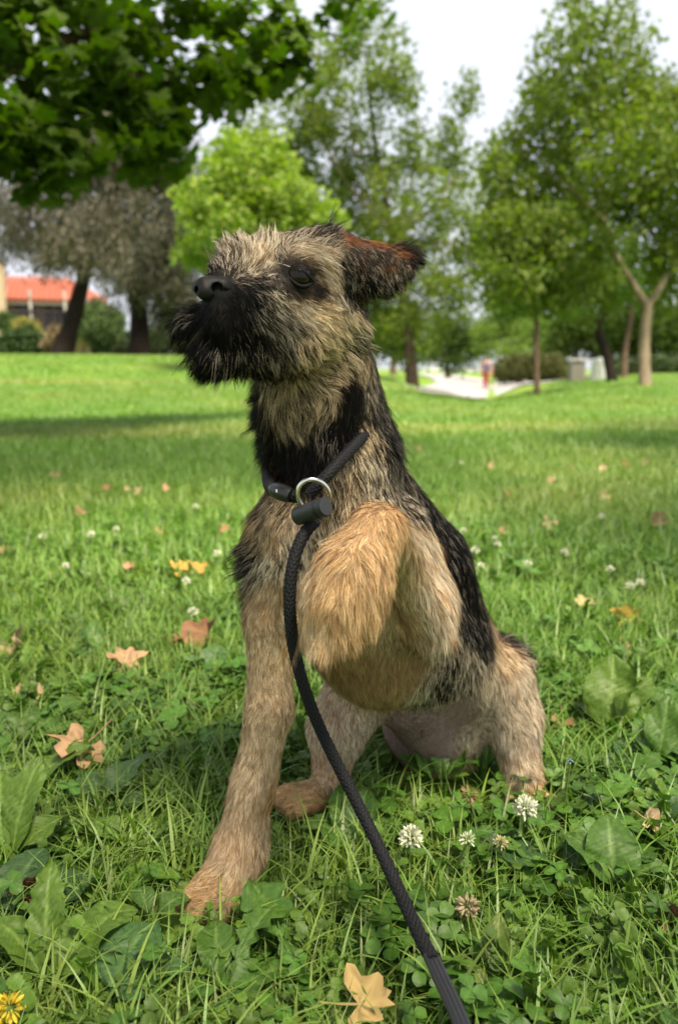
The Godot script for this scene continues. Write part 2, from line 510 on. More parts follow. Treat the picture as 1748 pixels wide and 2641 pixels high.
func coat_spots() -> Array:     # px, py, lie x, lie y, length mm, lift, light hair, dark hair, share of dark
	return [
		[560, 690, -0.3, -0.7, 11, 1.4, GREY, BLACK, 0.8], [600, 680, 0.1, -0.8, 11, 0.9, ASH, DARK, 0.73],
		[620, 640, -0.35, -0.9, 14, 1.3, ASH, DARK, 0.48], [585, 650, -0.5, -0.8, 15, 1.8, ASH, DARK, 0.53],
		[690, 625, 0.2, -0.8, 13, 0.9, ASH, DARK, 0.51], [680, 670, 0.2, -0.7, 12, 0.5, ASH, CREAMD, 0.48],
		[760, 615, 0.6, -0.6, 14, 0.7, ASH, DARK, 0.58], [830, 615, 0.6, -0.8, 18, 1.6, GREY, BLACK, 0.8],
		[770, 650, 0.6, -0.3, 11, 0.4, ASH, CREAMD, 0.48], [730, 680, -0.3, -0.3, 10, 0.45, ASH, DARK, 0.63],
		[830, 660, 0.8, 0.4, 12, 0.4, ASH, CREAMD, 0.38], [650, 710, 0.3, -0.5, 9, 0.5, ASH, DARK, 0.63],
		[765, 682, 0.5, -0.5, 7, 0.4, DARK, BLACK, 0.9], [825, 742, 0.8, 0.6, 7, 0.3, DARK, BLACK, 0.95], [800, 700, 0.8, 0.3, 7, 0.3, DARK, BLACK, 0.92], [740, 700, -0.5, 0.1, 7, 0.3, DARK, BLACK, 0.9],
		[770, 750, 0.8, 0.3, 7, 0.3, DARK, BLACK, 0.88], [725, 715, -0.2, 0.5, 7, 0.3, GREY, DARK, 0.7],
		[850, 720, 0.6, 0.9, 13, 0.45, ASH, CREAMD, 0.33], [870, 770, 0.5, 0.9, 13, 0.45, ASH, DARK, 0.48],
		[700, 755, 0.9, 0.35, 10, 0.35, ASH, DARK, 0.66], [675, 735, 0.8, 0.2, 9, 0.4, GREY, BLACK, 0.78], [780, 790, 0.95, 0.4, 13, 0.4, ASH, CREAMD, 0.33],
		[840, 810, 0.95, 0.4, 14, 0.45, TAN, CREAMD, 0.25], [900, 820, 0.95, 0.5, 15, 0.55, TAN, DARK, 0.35],
		[925, 860, 0.9, 0.3, 17, 1.0, ASH, DARK, 0.53], [860, 880, 0.8, 0.6, 14, 0.45, TAN, DARK, 0.35],
		[740, 830, 0.8, 0.6, 13, 0.4, GREY, DARK, 0.55], [700, 810, 0.7, 0.6, 13, 0.45, GREY, DARK, 0.7],
		[660, 770, 0.6, 0.6, 10, 0.45, GREY, BLACK, 0.85], [620, 750, 0.3, 0.5, 7, 0.4, DARK, BLACK, 0.95],
		[620, 800, 0.2, 0.9, 10, 0.4, DARK, BLACK, 0.92], [560, 800, -0.3, 0.9, 11, 0.5, DARK, BLACK, 0.92],
		[520, 790, -0.8, 0.4, 14, 1.5, DARK, BLACK, 0.9], [500, 830, -0.8, 0.6, 16, 1.6, GREY, BLACK, 0.9],
		[500, 870, -0.6, 0.8, 15, 1.3, GREY, BLACK, 0.85], [560, 870, -0.1, 1.0, 10, 0.4, DARK, BLACK, 0.95],
		[640, 860, 0.3, 0.95, 11, 0.4, GREY, BLACK, 0.9], [560, 920, -0.25, 1.0, 14, 0.6, GREY, BLACK, 0.86], [505, 915, -0.5, 0.85, 15, 1.2, DARK, BLACK, 0.9], [520, 960, -0.4, 0.9, 15, 1.0, DARK, BLACK, 0.9],
		[545, 950, -0.4, 0.9, 16, 1.0, DARK, BLACK, 0.9], [620, 930, 0.05, 1.0, 14, 0.5, GREY, BLACK, 0.88],
		[690, 920, 0.35, 0.9, 13, 0.45, GREY, BLACK, 0.85], [720, 880, 0.6, 0.8, 15, 0.45, GREY, DARK, 0.75],
		[790, 910, 0.6, 0.8, 14, 0.45, TAN, DARK, 0.5], [720, 965, 0.3, 0.9, 14, 0.4, DARK, BLACK, 0.85],
		[780, 980, 0.7, 0.8, 15, 0.5, STRAW, DARK, 0.42], [850, 960, 0.8, 0.5, 14, 0.5, STRAW, DARK, 0.42],
		[700, 1020, -0.3, 0.95, 18, 0.6, STRAW, DARK, 0.55], [740, 1080, 0.5, 0.9, 16, 0.45, STRAW, DARK, 0.5],
		[830, 1060, -0.3, 1.0, 15, 0.45, STRAW, DARK, 0.42], [915, 1000, -0.1, 1.0, 13, 0.35, DARK, BLACK, 0.95],
		[895, 1080, -0.1, 1.0, 13, 0.35, DARK, BLACK, 0.95], [940, 930, 0.05, 1.0, 14, 0.4, TAN, DARK, 0.35],
		[950, 1000, 0.1, 1.0, 13, 0.4, ASH, DARK, 0.63], [975, 1060, 0.3, 0.95, 14, 0.45, GREY, BLACK, 0.75],
		[650, 1060, -0.9, 0.4, 22, 2.6, DARK, BLACK, 0.95], [670, 1140, -0.8, 0.5, 20, 2.2, DARK, BLACK, 0.95],
		[740, 1150, -0.2, 0.9, 13, 0.4, DARK, BLACK, 0.93], [820, 1160, 0.2, 0.9, 13, 0.35, DARK, BLACK, 0.9],
		[850, 1110, 0.1, 1.0, 13, 0.35, GREY, BLACK, 0.85], [940, 1130, 0.3, 0.9, 13, 0.4, TAN, DARK, 0.6],
		[1000, 1130, 0.6, 0.8, 18, 1.2, GREY, BLACK, 0.85], [960, 1190, 0.2, 1.0, 13, 0.4, CREAM, DARK, 0.55],
		[1020, 1230, 0.3, 0.95, 13, 0.35, GREY, DARK, 0.65], [1070, 1290, 0.5, 0.9, 12, 0.3, CREAM, BLACK, 0.75],
		[900, 1230, 0.1, 1.0, 13, 0.4, TAN, DARK, 0.5], [960, 1270, 0.3, 1.0, 13, 0.4, CREAM, DARK, 0.45],
		[700, 1230, -0.4, 0.9, 13, 0.45, TAND, BLACK, 0.75], [690, 1310, -0.25, 1.0, 13, 0.4, STRAW, DARK, 0.45],
		[655, 1340, -0.5, 0.9, 15, 0.9, TAND, DARK, 0.5], [700, 1390, -0.1, 1.0, 12, 0.35, STRAW, CREAMD, 0.4],
		[648, 1430, -0.95, 0.15, 20, 2.6, GREY, BLACK, 0.7], [690, 1450, -0.5, 0.7, 13, 0.45, CREAM, DARK, 0.5],
		[740, 1420, 0.3, 0.9, 13, 0.4, CREAM, DARK, 0.4], [690, 1530, -0.25, 1.0, 11, 0.3, STRAW, TAND, 0.4],
		[740, 1560, 0.3, 0.9, 11, 0.3, TAN, TAND, 0.45], [690, 1640, -0.05, 1.0, 10, 0.3, TAN, TAND, 0.35],
		[695, 1760, 0.0, 1.0, 9, 0.25, TAN, TAND, 0.3], [690, 1880, -0.15, 1.0, 9, 0.25, TAN, TAND, 0.28],
		[655, 2000, -0.2, 1.0, 10, 0.28, TAN, TAND, 0.25], [625, 2130, -0.2, 1.0, 12, 0.32, TAN, GOLDD, 0.28],
		[690, 2130, 0.2, 1.0, 12, 0.45, TAN, GOLDD, 0.25], [600, 2230, -0.45, 0.9, 11, 0.3, TAN, GOLDD, 0.25],
		[540, 2310, -0.85, 0.5, 6, 0.25, GOLD, GOLDD, 0.3], [590, 2330, -0.4, 0.9, 6, 0.25, TAN, GOLDD, 0.3],
		[975, 1312, -0.25, 0.6, 11, 0.45, GOLD, GOLDD, 0.3], [920, 1380, -0.3, 0.95, 15, 0.35, GOLD, GOLDD, 0.28],
		[870, 1430, -0.3, 0.95, 16, 0.35, GOLD, GOLDD, 0.28], [960, 1420, -0.05, 1.0, 16, 0.35, GOLD, GOLDD, 0.25],
		[800, 1480, -0.3, 0.95, 15, 0.35, TAN, GOLDD, 0.28], [880, 1540, -0.05, 1.0, 17, 0.35, GOLD, GOLDD, 0.28],
		[960, 1540, 0.15, 1.0, 17, 0.45, GOLD, GOLDD, 0.3], [820, 1620, 0.05, 1.0, 14, 0.35, TAN, GOLDD, 0.3],
		[900, 1630, 0.05, 1.0, 15, 0.4, GOLD, GOLDD, 0.33], [1010, 1370, 0.1, 1.0, 14, 0.4, GOLD, GOLDD, 0.3],
		[1070, 1360, 0.35, 0.9, 15, 0.4, CREAM, GOLDD, 0.3], [1120, 1440, 0.35, 0.95, 17, 0.45, CREAM, GOLDD, 0.28],
		[1060, 1440, 0.15, 1.0, 16, 0.4, TAN, GOLDD, 0.35], [1150, 1540, 0.2, 1.0, 17, 0.45, CREAM, GOLDD, 0.3],
		[1090, 1560, 0.3, 0.95, 16, 0.45, CREAM, TAND, 0.3], [1130, 1650, 0.15, 1.0, 17, 0.5, CREAM, TAND, 0.3],
		[1050, 1600, 0.2, 0.9, 13, 0.4, TAN, TAND, 0.5],
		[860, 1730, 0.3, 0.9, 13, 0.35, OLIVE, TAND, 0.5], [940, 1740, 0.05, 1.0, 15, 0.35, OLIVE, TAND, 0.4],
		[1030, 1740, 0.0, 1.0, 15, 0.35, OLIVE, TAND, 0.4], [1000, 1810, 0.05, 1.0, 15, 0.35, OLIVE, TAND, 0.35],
		[1090, 1780, 0.1, 1.0, 14, 0.35, CREAM, DARK, 0.45],
		[1120, 1330, 0.5, 0.9, 12, 0.3, GREY, BLACK, 0.88], [1180, 1420, 0.5, 0.9, 12, 0.25, GREY, BLACK, 0.94],
		[1200, 1500, 0.4, 0.95, 13, 0.25, GREY, BLACK, 0.92], [1215, 1580, 0.25, 1.0, 14, 0.28, GREY, BLACK, 0.9],
		[1170, 1680, 0.1, 1.0, 15, 0.3, GREY, BLACK, 0.86], [1240, 1640, 0.4, 0.8, 14, 0.35, GREY, BLACK, 0.9],
		[1140, 1760, 0.1, 1.0, 13, 0.3, CREAM, BLACK, 0.75], [1220, 1720, 0.2, 1.0, 13, 0.3, CREAM, DARK, 0.6],
		[1330, 1650, 0.85, 0.2, 17, 1.4, GREY, BLACK, 0.75], [1300, 1690, 0.5, 0.85, 14, 0.35, TAN, TAND, 0.25],
		[1350, 1740, 0.5, 0.9, 14, 0.4, CREAM, TAND, 0.25], [1270, 1780, 0.3, 0.95, 13, 0.35, CREAM, CREAMD, 0.3],
		[1360, 1850, 0.4, 0.95, 13, 0.4, CREAM, TAND, 0.25], [1290, 1870, 0.3, 0.95, 13, 0.35, CREAM, CREAMD, 0.3],
		[1240, 1880, 0.4, 0.8, 9, 0.3, CREAM, CREAMD, 0.35], [1340, 1970, 0.2, 1.0, 12, 0.3, CREAM, TAND, 0.3],
		[1380, 2060, 0.6, 0.7, 9, 0.25, GOLD, GOLDD, 0.25], [1330, 2050, 0.1, 1.0, 9, 0.25, TAN, GOLDD, 0.3],
		[1150, 1860, 0.2, 0.8, 3, 0.2, PINK, PINK, 0.3], [1080, 1890, 0.2, 0.8, 3, 0.2, PINK, DARK, 0.2],
		[1190, 1840, 0.2, 0.9, 4, 0.2, PINK, CREAMD, 0.2], [1110, 1920, 0.2, 0.8, 3, 0.2, PINK, PINK, 0.3],
		[880, 1810, -0.1, 1.0, 12, 0.3, CREAM, TAND, 0.35], [850, 1900, -0.1, 1.0, 12, 0.3, CREAM, TAND, 0.3],
		[900, 1900, 0.1, 1.0, 10, 0.3, CREAM, CREAMD, 0.35], [850, 2010, -0.1, 1.0, 10, 0.3, TAN, TAND, 0.35],
		[800, 2065, -0.9, 0.2, 8, 0.25, GOLD, GOLDD, 0.45], [740, 2065, -0.9, 0.3, 8, 0.25, GOLD, GOLDD, 0.4],
		[900, 622, 0.9, 0.2, 6, 0.35, RUST, DARK, 0.3], [920, 652, 0.4, 0.9, 7, 0.35, GREY, DARK, 0.75], [985, 664, 0.4, 0.9, 7, 0.35, GREY, DARK, 0.75], [1035, 682, 0.4, 0.9, 7, 0.35, GREY, DARK, 0.75], [980, 634, 0.9, 0.2, 6, 0.35, RUST, DARK, 0.3],
		[1040, 652, 0.9, 0.3, 6, 0.35, RUST, DARK, 0.35], [1075, 672, 0.9, 0.2, 12, 0.5, DARK, BLACK, 0.85],
		[900, 690, 0.35, 0.9, 7, 0.35, GREY, BLACK, 0.7], [960, 680, 0.4, 0.9, 7, 0.35, GREY, DARK, 0.72], [1000, 680, 0.4, 0.9, 7, 0.35, RUST, DARK, 0.7], [930, 670, 0.4, 0.9, 7, 0.35, RUST, DARK, 0.7],
		[1020, 700, 0.4, 0.9, 7, 0.4, GREY, DARK, 0.65], [1040, 720, 0.5, 0.8, 13, 0.5, GREY, BLACK, 0.75],
		[960, 740, 0.3, 0.9, 8, 0.4, GREY, BLACK, 0.88], [995, 752, 0.4, 0.9, 10, 0.5, GREY, BLACK, 0.85],
		[900, 750, 0.2, 0.9, 7, 0.35, GREY, BLACK, 0.85], [1050, 645, 0.6, -0.7, 14, 1.2, DARK, BLACK, 0.6],
	]

func make_puppy() -> void:
	var root := thing("puppy", "tan and black terrier puppy sitting with one front paw raised", "dog", plan(760, 2250))
	var d := blob(puppy_bones(), 0.004, 0.0035)
	var V: PackedVector3Array = d.v
	var N: PackedVector3Array = d.n
	var T: PackedInt32Array = d.t
	var nv := V.size()
	# smooth the skin a little
	for pass_ in 2:
		var acc := PackedVector3Array(); acc.resize(nv)
		var cnt := PackedFloat32Array(); cnt.resize(nv)
		for i in range(0, T.size(), 3):
			for k in 3:
				acc[T[i + k]] += V[T[i + (k + 1) % 3]] + V[T[i + (k + 2) % 3]]
				cnt[T[i + k]] += 2.0
		for i in nv:
			if cnt[i] > 0.0: V[i] = V[i].lerp(acc[i] / cnt[i], 0.5)
	# colour anchors sit on the skin where the photograph shows them
	var sx := PackedFloat32Array(); sx.resize(nv)
	var sy := PackedFloat32Array(); sy.resize(nv)
	var sd := PackedFloat32Array(); sd.resize(nv)
	for i in nv:
		var q := V[i] - EYE
		var dep := q.dot(fwd)
		sx[i] = 874.0 + FPX * q.x / dep
		sy[i] = 1320.5 - FPX * q.dot(upv) / dep
		sd[i] = dep
	var spots := coat_spots()
	var ap := PackedVector3Array()
	var an := PackedVector3Array()
	for s in spots:
		var best := 1e9
		var bi := 0
		for i in nv:
			var e: float = Vector2(sx[i] - s[0], sy[i] - s[1]).length() + sd[i] * 400.0
			if e < best: best = e; bi = i
		ap.push_back(V[bi]); an.push_back(N[bi])
	var ns := spots.size()
	var lie := PackedVector3Array(); lie.resize(nv)
	var ln := PackedFloat32Array(); ln.resize(nv)
	var lf := PackedFloat32Array(); lf.resize(nv)
	var cl := PackedColorArray(); cl.resize(nv)
	var cd := PackedColorArray(); cd.resize(nv)
	var fr := PackedFloat32Array(); fr.resize(nv)
	var sdir := PackedVector3Array()
	for s in spots: sdir.push_back((Vector3.RIGHT * s[2] - upv * s[3]).normalized())
	for i in nv:
		var p := V[i]
		var jit := p + 0.004 * Vector3(noise.get_noise_3dv(p * 90.0), noise.get_noise_3dv(p * 90.0 + Vector3(9, 0, 0)), noise.get_noise_3dv(p * 90.0 + Vector3(0, 9, 0)))
		var wt := 0.0
		var D := Vector3(); var L := 0.0; var F := 0.0; var S := 0.0
		var a := Vector3(); var b := Vector3()
		for k in ns:
			var q := jit.distance_squared_to(ap[k]) + 0.00002
			if q > 0.012: continue
			q += 0.0006 * (1.0 - N[i].dot(an[k]))
			var w := 1.0 / (q * q * q)
			wt += w
			D += sdir[k] * w
			var s: Array = spots[k]
			L += s[4] * w; F += s[5] * w; S += s[8] * w
			a += Vector3(s[6].r, s[6].g, s[6].b) * w
			b += Vector3(s[7].r, s[7].g, s[7].b) * w
		if wt <= 0.0:
			wt = 1.0; D = Vector3.DOWN; L = 12.0; F = 0.3; S = 0.8; a = Vector3(0.3, 0.25, 0.2); b = Vector3(0.01, 0.01, 0.01)
		a /= wt; b /= wt
		lie[i] = D.normalized(); ln[i] = L / wt * (0.00080 if sy[i] < 1250.0 else 0.00082); lf[i] = F / wt; fr[i] = S / wt
		cl[i] = Color(a.x, a.y, a.z); cd[i] = Color(b.x, b.y, b.z)
	var edep := 9.0
	for i in nv:
		if Vector2(sx[i] - 770.0, sy[i] - 716.0).length() < 9.0: edep = minf(edep, sd[i])
	var eye_at := P(770, 716, edep + 0.0034)
	var nose_at := P(545, 746, 0.468)
	var skin := PackedColorArray(); skin.resize(nv)
	for i in nv:
		var e := V[i].distance_to(eye_at)
		if e < 0.016:
			var f := smoothstep(0.0085, 0.016, e)
			ln[i] *= lerpf(0.25, 1.0, f)
			cl[i] = DARK.lerp(cl[i], f); fr[i] = lerpf(1.0, fr[i], f)
		var q := V[i].distance_to(nose_at)
		if q < 0.018: ln[i] *= smoothstep(0.010, 0.018, q)
		skin[i] = cl[i].lerp(cd[i], clampf(fr[i] + 0.15, 0.0, 1.0)) * 0.8
	var body := put(blob_mesh({"v": V, "n": N, "t": T}, skin), "body", mat("skin", Color.WHITE, 0.8, 0.3), root, -root.position)
	print("skin verts ", nv)

	# the coat: locks of fine tapering hairs rooted in the skin
	var HV := PackedVector3Array()
	var HN := PackedVector3Array()
	var HC := PackedColorArray()
	var HT := PackedInt32Array()
	var ground_y := 0.004
	for i in range(0, T.size(), 3):
		var ia := T[i]; var ib := T[i + 1]; var ic := T[i + 2]
		var area := (V[ib] - V[ia]).cross(V[ic] - V[ia]).length() * 0.5
		var facing := N[ia].dot((EYE - V[ia]).normalized())
		var dens := 185000.0 if facing > -0.35 else 45000.0
		if sy[ia] < 1100.0: dens *= 1.15
		var want := area * dens
		var cnt := int(want) + (1 if rng.randf() < want - int(want) else 0)
		for c in cnt:
			var u := rng.randf()
			var w := rng.randf()
			if u + w > 1.0: u = 1.0 - u; w = 1.0 - w
			var g := 1.0 - u - w
			var p := V[ia] * g + V[ib] * u + V[ic] * w
			var nn := (N[ia] * g + N[ib] * u + N[ic] * w).normalized()
			var len := (ln[ia] * g + ln[ib] * u + ln[ic] * w) * rng.randf_range(0.75, 1.2)
			if len < 0.0012: continue
			if rng.randf() < 0.05: len *= 1.6
			var lift := (lf[ia] * g + lf[ib] * u + lf[ic] * w) * rng.randf_range(0.7, 1.3)
			var lay := lie[ia] * g + lie[ib] * u + lie[ic] * w
			var sw := Vector3(noise.get_noise_3dv(p * 45.0), noise.get_noise_3dv(p * 45.0 + Vector3(50, 0, 0)), noise.get_noise_3dv(p * 45.0 + Vector3(0, 50, 0)))
			lay = lay + sw * 0.7 + rv() * 0.2
			lay = (lay - nn * lay.dot(nn)).normalized()
			var side := lay.cross(nn)
			var share := fr[ia] * g + fr[ib] * u + fr[ic] * w
			var lockd := rng.randf() < share
			var lockv := rng.randf_range(0.62, 1.3)
			var light := cl[ia] * g + cl[ib] * u + cl[ic] * w
			var dark := cd[ia] * g + cd[ib] * u + cd[ic] * w
			var t0d := (nn * lift + lay).normalized()
			var t1d := (nn * lift * 0.55 + lay + Vector3.DOWN * 0.12).normalized()
			var t2d := (nn * lift * 0.2 + lay + Vector3.DOWN * 0.25).normalized()
			var tip := (t0d * 0.34 + t1d * 0.33 + t2d * 0.33) * len
			for h in 11:
				var ox := rng.randfn() * 0.0013
				var oy := rng.randfn() * 0.0013
				var o := side * ox + lay * oy
				var k := rng.randf_range(0.7, 1.1)
				var j := rv() * len * 0.05
				var p0 := p + o - nn * 0.0006
				var p1 := p + o * 0.95 + t0d * len * 0.34 * k + j * 0.5
				var p2 := p + o * 0.65 + (t0d * 0.34 + t1d * 0.33) * len * k + j
				var p3 := p + o * 0.35 + tip * k + j * 1.6
				if p3.y < ground_y or p3.distance_squared_to(eye_at) < 0.0001 or p2.distance_squared_to(eye_at) < 0.0001: continue
				var wd := rng.randf_range(0.00008, 0.00015)
				var wv := (side + nn * rng.randf_range(-0.5, 0.5)).normalized() * wd
				var isd := lockd if rng.randf() < 0.5 else rng.randf() < share
				var col := (dark if isd else light) * lockv * rng.randf_range(0.8, 1.2)
				col.a = 1.0
				var base := HV.size()
				var hn := (nn + side * rng.randf_range(-0.35, 0.35) + t1d * 0.1).normalized()
				if len > 0.0135:
					HV.append_array([p0 - wv, p0 + wv, p1 - wv, p1 + wv, p2 - wv * 0.7, p2 + wv * 0.7, p3])
					HN.append_array([hn, hn, hn, hn, hn, hn, hn])
					HC.append_array([col, col, col, col, col, col, col])
					if (p2 - p0).cross(wv).dot(hn) > 0.0:
						HT.append_array([base, base + 1, base + 2, base + 1, base + 3, base + 2, base + 2, base + 3, base + 4, base + 3, base + 5, base + 4, base + 4, base + 5, base + 6])
					else:
						HT.append_array([base, base + 2, base + 1, base + 1, base + 2, base + 3, base + 2, base + 4, base + 3, base + 3, base + 4, base + 5, base + 4, base + 6, base + 5])
				else:
					var pm := (p1 + p2) * 0.5
					HV.append_array([p0 - wv, p0 + wv, pm - wv * 0.9, pm + wv * 0.9, p3])
					HN.append_array([hn, hn, hn, hn, hn])
					HC.append_array([col, col, col, col, col])
					if (pm - p0).cross(wv).dot(hn) > 0.0:
						HT.append_array([base, base + 1, base + 2, base + 1, base + 3, base + 2, base + 2, base + 3, base + 4])
					else:
						HT.append_array([base, base + 2, base + 1, base + 1, base + 2, base + 3, base + 2, base + 4, base + 3])
	print("hair tris ", HT.size() / 3)
	var coat := put(blob_mesh({"v": HV, "n": HN, "t": HT}, HC), "coat", mat("hair", Color.WHITE, 0.62, 0.23), root, -root.position)
	tag(coat, "", "", "", "stuff")
	# eye
	var ball := SphereMesh.new()
	ball.radius = 0.0086; ball.height = 0.0172; ball.radial_segments = 32; ball.rings = 20
	var em := mat("eyeball", Color(0.008, 0.005, 0.004), 0.03, 0.36, Color.BLACK, false)
	var out := (EYE - eye_at).normalized()
	var eye := put(ball, "eye", em, root, eye_at - root.position)
	# lids: an almond of dark bare skin round the eyeball
	var lid := MB.new()
	for s in [-1.0, 1.0]:
		var pts := []
		var rad := []
		for k in 11:
			var f := k / 10.0
			var x := lerpf(-0.0080, 0.0100, f)
			var hgt := sin(PI * f) * (0.0054 if s > 0.0 else 0.0050)
			var q: Vector3 = Vector3.RIGHT * x + upv * (s * hgt - x * 0.28)
			var zed := sqrt(maxf(0.0089 * 0.0089 - q.length_squared(), 0.0000030))
			pts.append(q + out * zed)
			rad.append(lerpf(0.0008, 0.0012, sin(PI * f)))
		lid.tube(pts, rad, 8)
	put(lid.mesh(), "eyelid", mat("bare black skin", Color(0.008, 0.007, 0.007), 0.75, 0.3, Color.BLACK, false), root, eye_at - root.position)
	# nose leather with two nostrils
	var nb := []
	var nc := []
	nb.append(B([528, 738, 0.466, 24], [572, 742, 0.468, 25]))
	nb.append(B([515, 742, 0.470, 20], [530, 752, 0.464, 22]))
	nb.append(B([550, 728, 0.467, 14], [575, 735, 0.470, 18]))
	nb.append(B([575, 752, 0.470, 16], [590, 748, 0.476, 10]))
	nb.append(B([535, 768, 0.468, 12], [560, 768, 0.468, 12]))
	nc.append(B([558, 742, 0.459, 15], [564, 744, 0.470, 13]))
	nc.append(B([562, 744, 0.459, 9], [592, 752, 0.466, 4]))
	nc.append(B([507, 746, 0.462, 8], [513, 748, 0.468, 5]))
	nb.append(B([522, 746, 0.475, 20], [575, 748, 0.480, 22]))
	var nd := blob(nb, 0.0007, 0.0009, nc)
	put(blob_mesh(nd), "nose", mat("nose leather", Color(0.010, 0.0095, 0.0095), 0.55, 0.32), root, -root.position)
	# brow and whisker hairs, single and long
	var wk := MB.new()
	for w in [[735, 690, -1.0, 0.05, 26], [738, 686, -1.0, -0.15, 24], [742, 694, -1.0, 0.25, 20], [748, 688, -0.9, -0.35, 18], [840, 590, 0.6, -1.0, 26], [846, 588, 0.25, -1.0, 22], [850, 595, 0.9, -0.6, 24], [1040, 640, 0.8, -0.6, 20], [1010, 640, 0.9, -0.5, 20], [1060, 745, 0.8, 0.6, 22]]:
		var bp := P(w[0], w[1], 0.494 if w[0] < 800 else 0.525)
		var dr: Vector3 = Vector3.RIGHT * w[2] - upv * w[3] + out * 0.3
		var pts := []
		var rr := []
		for k in 6:
			var f := k / 5.0
			pts.append(bp + dr.normalized() * w[4] * 0.001 * f + Vector3.DOWN * f * f * 0.003)
			rr.append(lerpf(0.00028, 0.00006, f))
		wk.tube(pts, rr, 4, Color(0.55, 0.5, 0.42) if w[0] > 700 and w[0] < 800 else Color(0.02, 0.02, 0.02))
	put(wk.mesh(), "whiskers", mat("whisker", Color.WHITE, 0.5, 0.4), root, -root.position)
	# claws of the standing paw
	for c in [[498, 2330, 0.542, 478, 2345], [526, 2358, 0.535, 508, 2374], [572, 2366, 0.533, 560, 2384]]:
		var cm := MB.new()
		cm.tube([P(c[0], c[1], c[2]), P((c[0] + c[3]) * 0.5, (c[1] + c[4]) * 0.5 - 3, c[2] - 0.002), P(c[3], c[4], c[2] - 0.002)], [0.0022, 0.0016, 0.0004], 6)
		put(cm.mesh(), "claw", mat("claw", Color(0.03, 0.025, 0.02), 0.35, 0.5, Color.BLACK, false), root, -root.position)

# ---------------------------------------------------------------- the lead
func smooth_line(pts: Array, step: float) -> Array:
	var cv := Curve3D.new()
	for i in pts.size():
		var tn: Vector3 = (pts[mini(i + 1, pts.size() - 1)] - pts[maxi(i - 1, 0)]) / 6.0
		cv.add_point(pts[i], -tn, tn)
	cv.bake_interval = step
	var out := []
	var n := int(cv.get_baked_length() / step)
	for i in n + 1: out.append(cv.sample_baked(cv.get_baked_length() * i / n, true))
	return out

# a round braid: little raised stitches run round a core in two crossing directions
func braid(line: Array, r: float) -> MB:
	var mb := MB.new()
	var rad := []
	for p in line: rad.append(r)
	mb.tube(line, rad, 14, Color(0.35, 0.35, 0.36))
	var prev := Vector3(0.31, 0.2, 0.93)
	var around := 9
	for i in range(0, line.size() - 1):
		var d: Vector3 = (line[mini(i + 1, line.size() - 1)] - line[maxi(i - 1, 0)]).normalized()
		var s := (prev - d * prev.dot(d)).normalized()
		prev = s
		var w := d.cross(s)
		for k in around:
			var an := TAU * (k + 0.5 * (i % 2)) / around
			var o := s * cos(an) + w * sin(an)
			var tg := d.cross(o)
			var along := (d + tg * (0.75 if (k % 2) == 0 else -0.75)).normalized()
			var acr := along.cross(o).normalized()
			var c: Vector3 = line[i] + o * (r - 0.00005)
			var col := Color(1, 1, 1) * rng.randf_range(0.8, 1.35)
			col.a = 1.0
			var hl := 0.0019
			var hw := 0.00088
			var top := mb.vert(c + o * 0.00062, o, col)
			var ring := []
			for q in [[-1.0, 0.0], [-0.5, 0.9], [0.5, 0.9], [1.0, 0.0], [0.5, -0.9], [-0.5, -0.9]]:
				ring.append(mb.vert(c + along * hl * q[0] + acr * hw * q[1], (o + along * q[0] * 0.5 + acr * q[1] * 0.7).normalized(), col))
			for q in 6: mb.tri(top, ring[q], ring[(q + 1) % 6])
	return mb

func lead_line() -> Array:
	return [P(812, 1345, 0.503), P(788, 1372, 0.494), P(765, 1420, 0.487), P(750, 1490, 0.482), P(748, 1580, 0.482), P(760, 1680, 0.487), P(790, 1790, 0.497), P(835, 1900, 0.508),
		P(900, 2030, 0.506), P(965, 2160, 0.493), P(1030, 2300, 0.465), P(1085, 2420, 0.430), P(1118, 2480, 0.413)]

func strap_line() -> Array:
	return [P(1112, 2468, 0.416), P(1140, 2530, 0.400), P(1168, 2590, 0.385), P(1200, 2665, 0.368), P(1240, 2760, 0.35)]

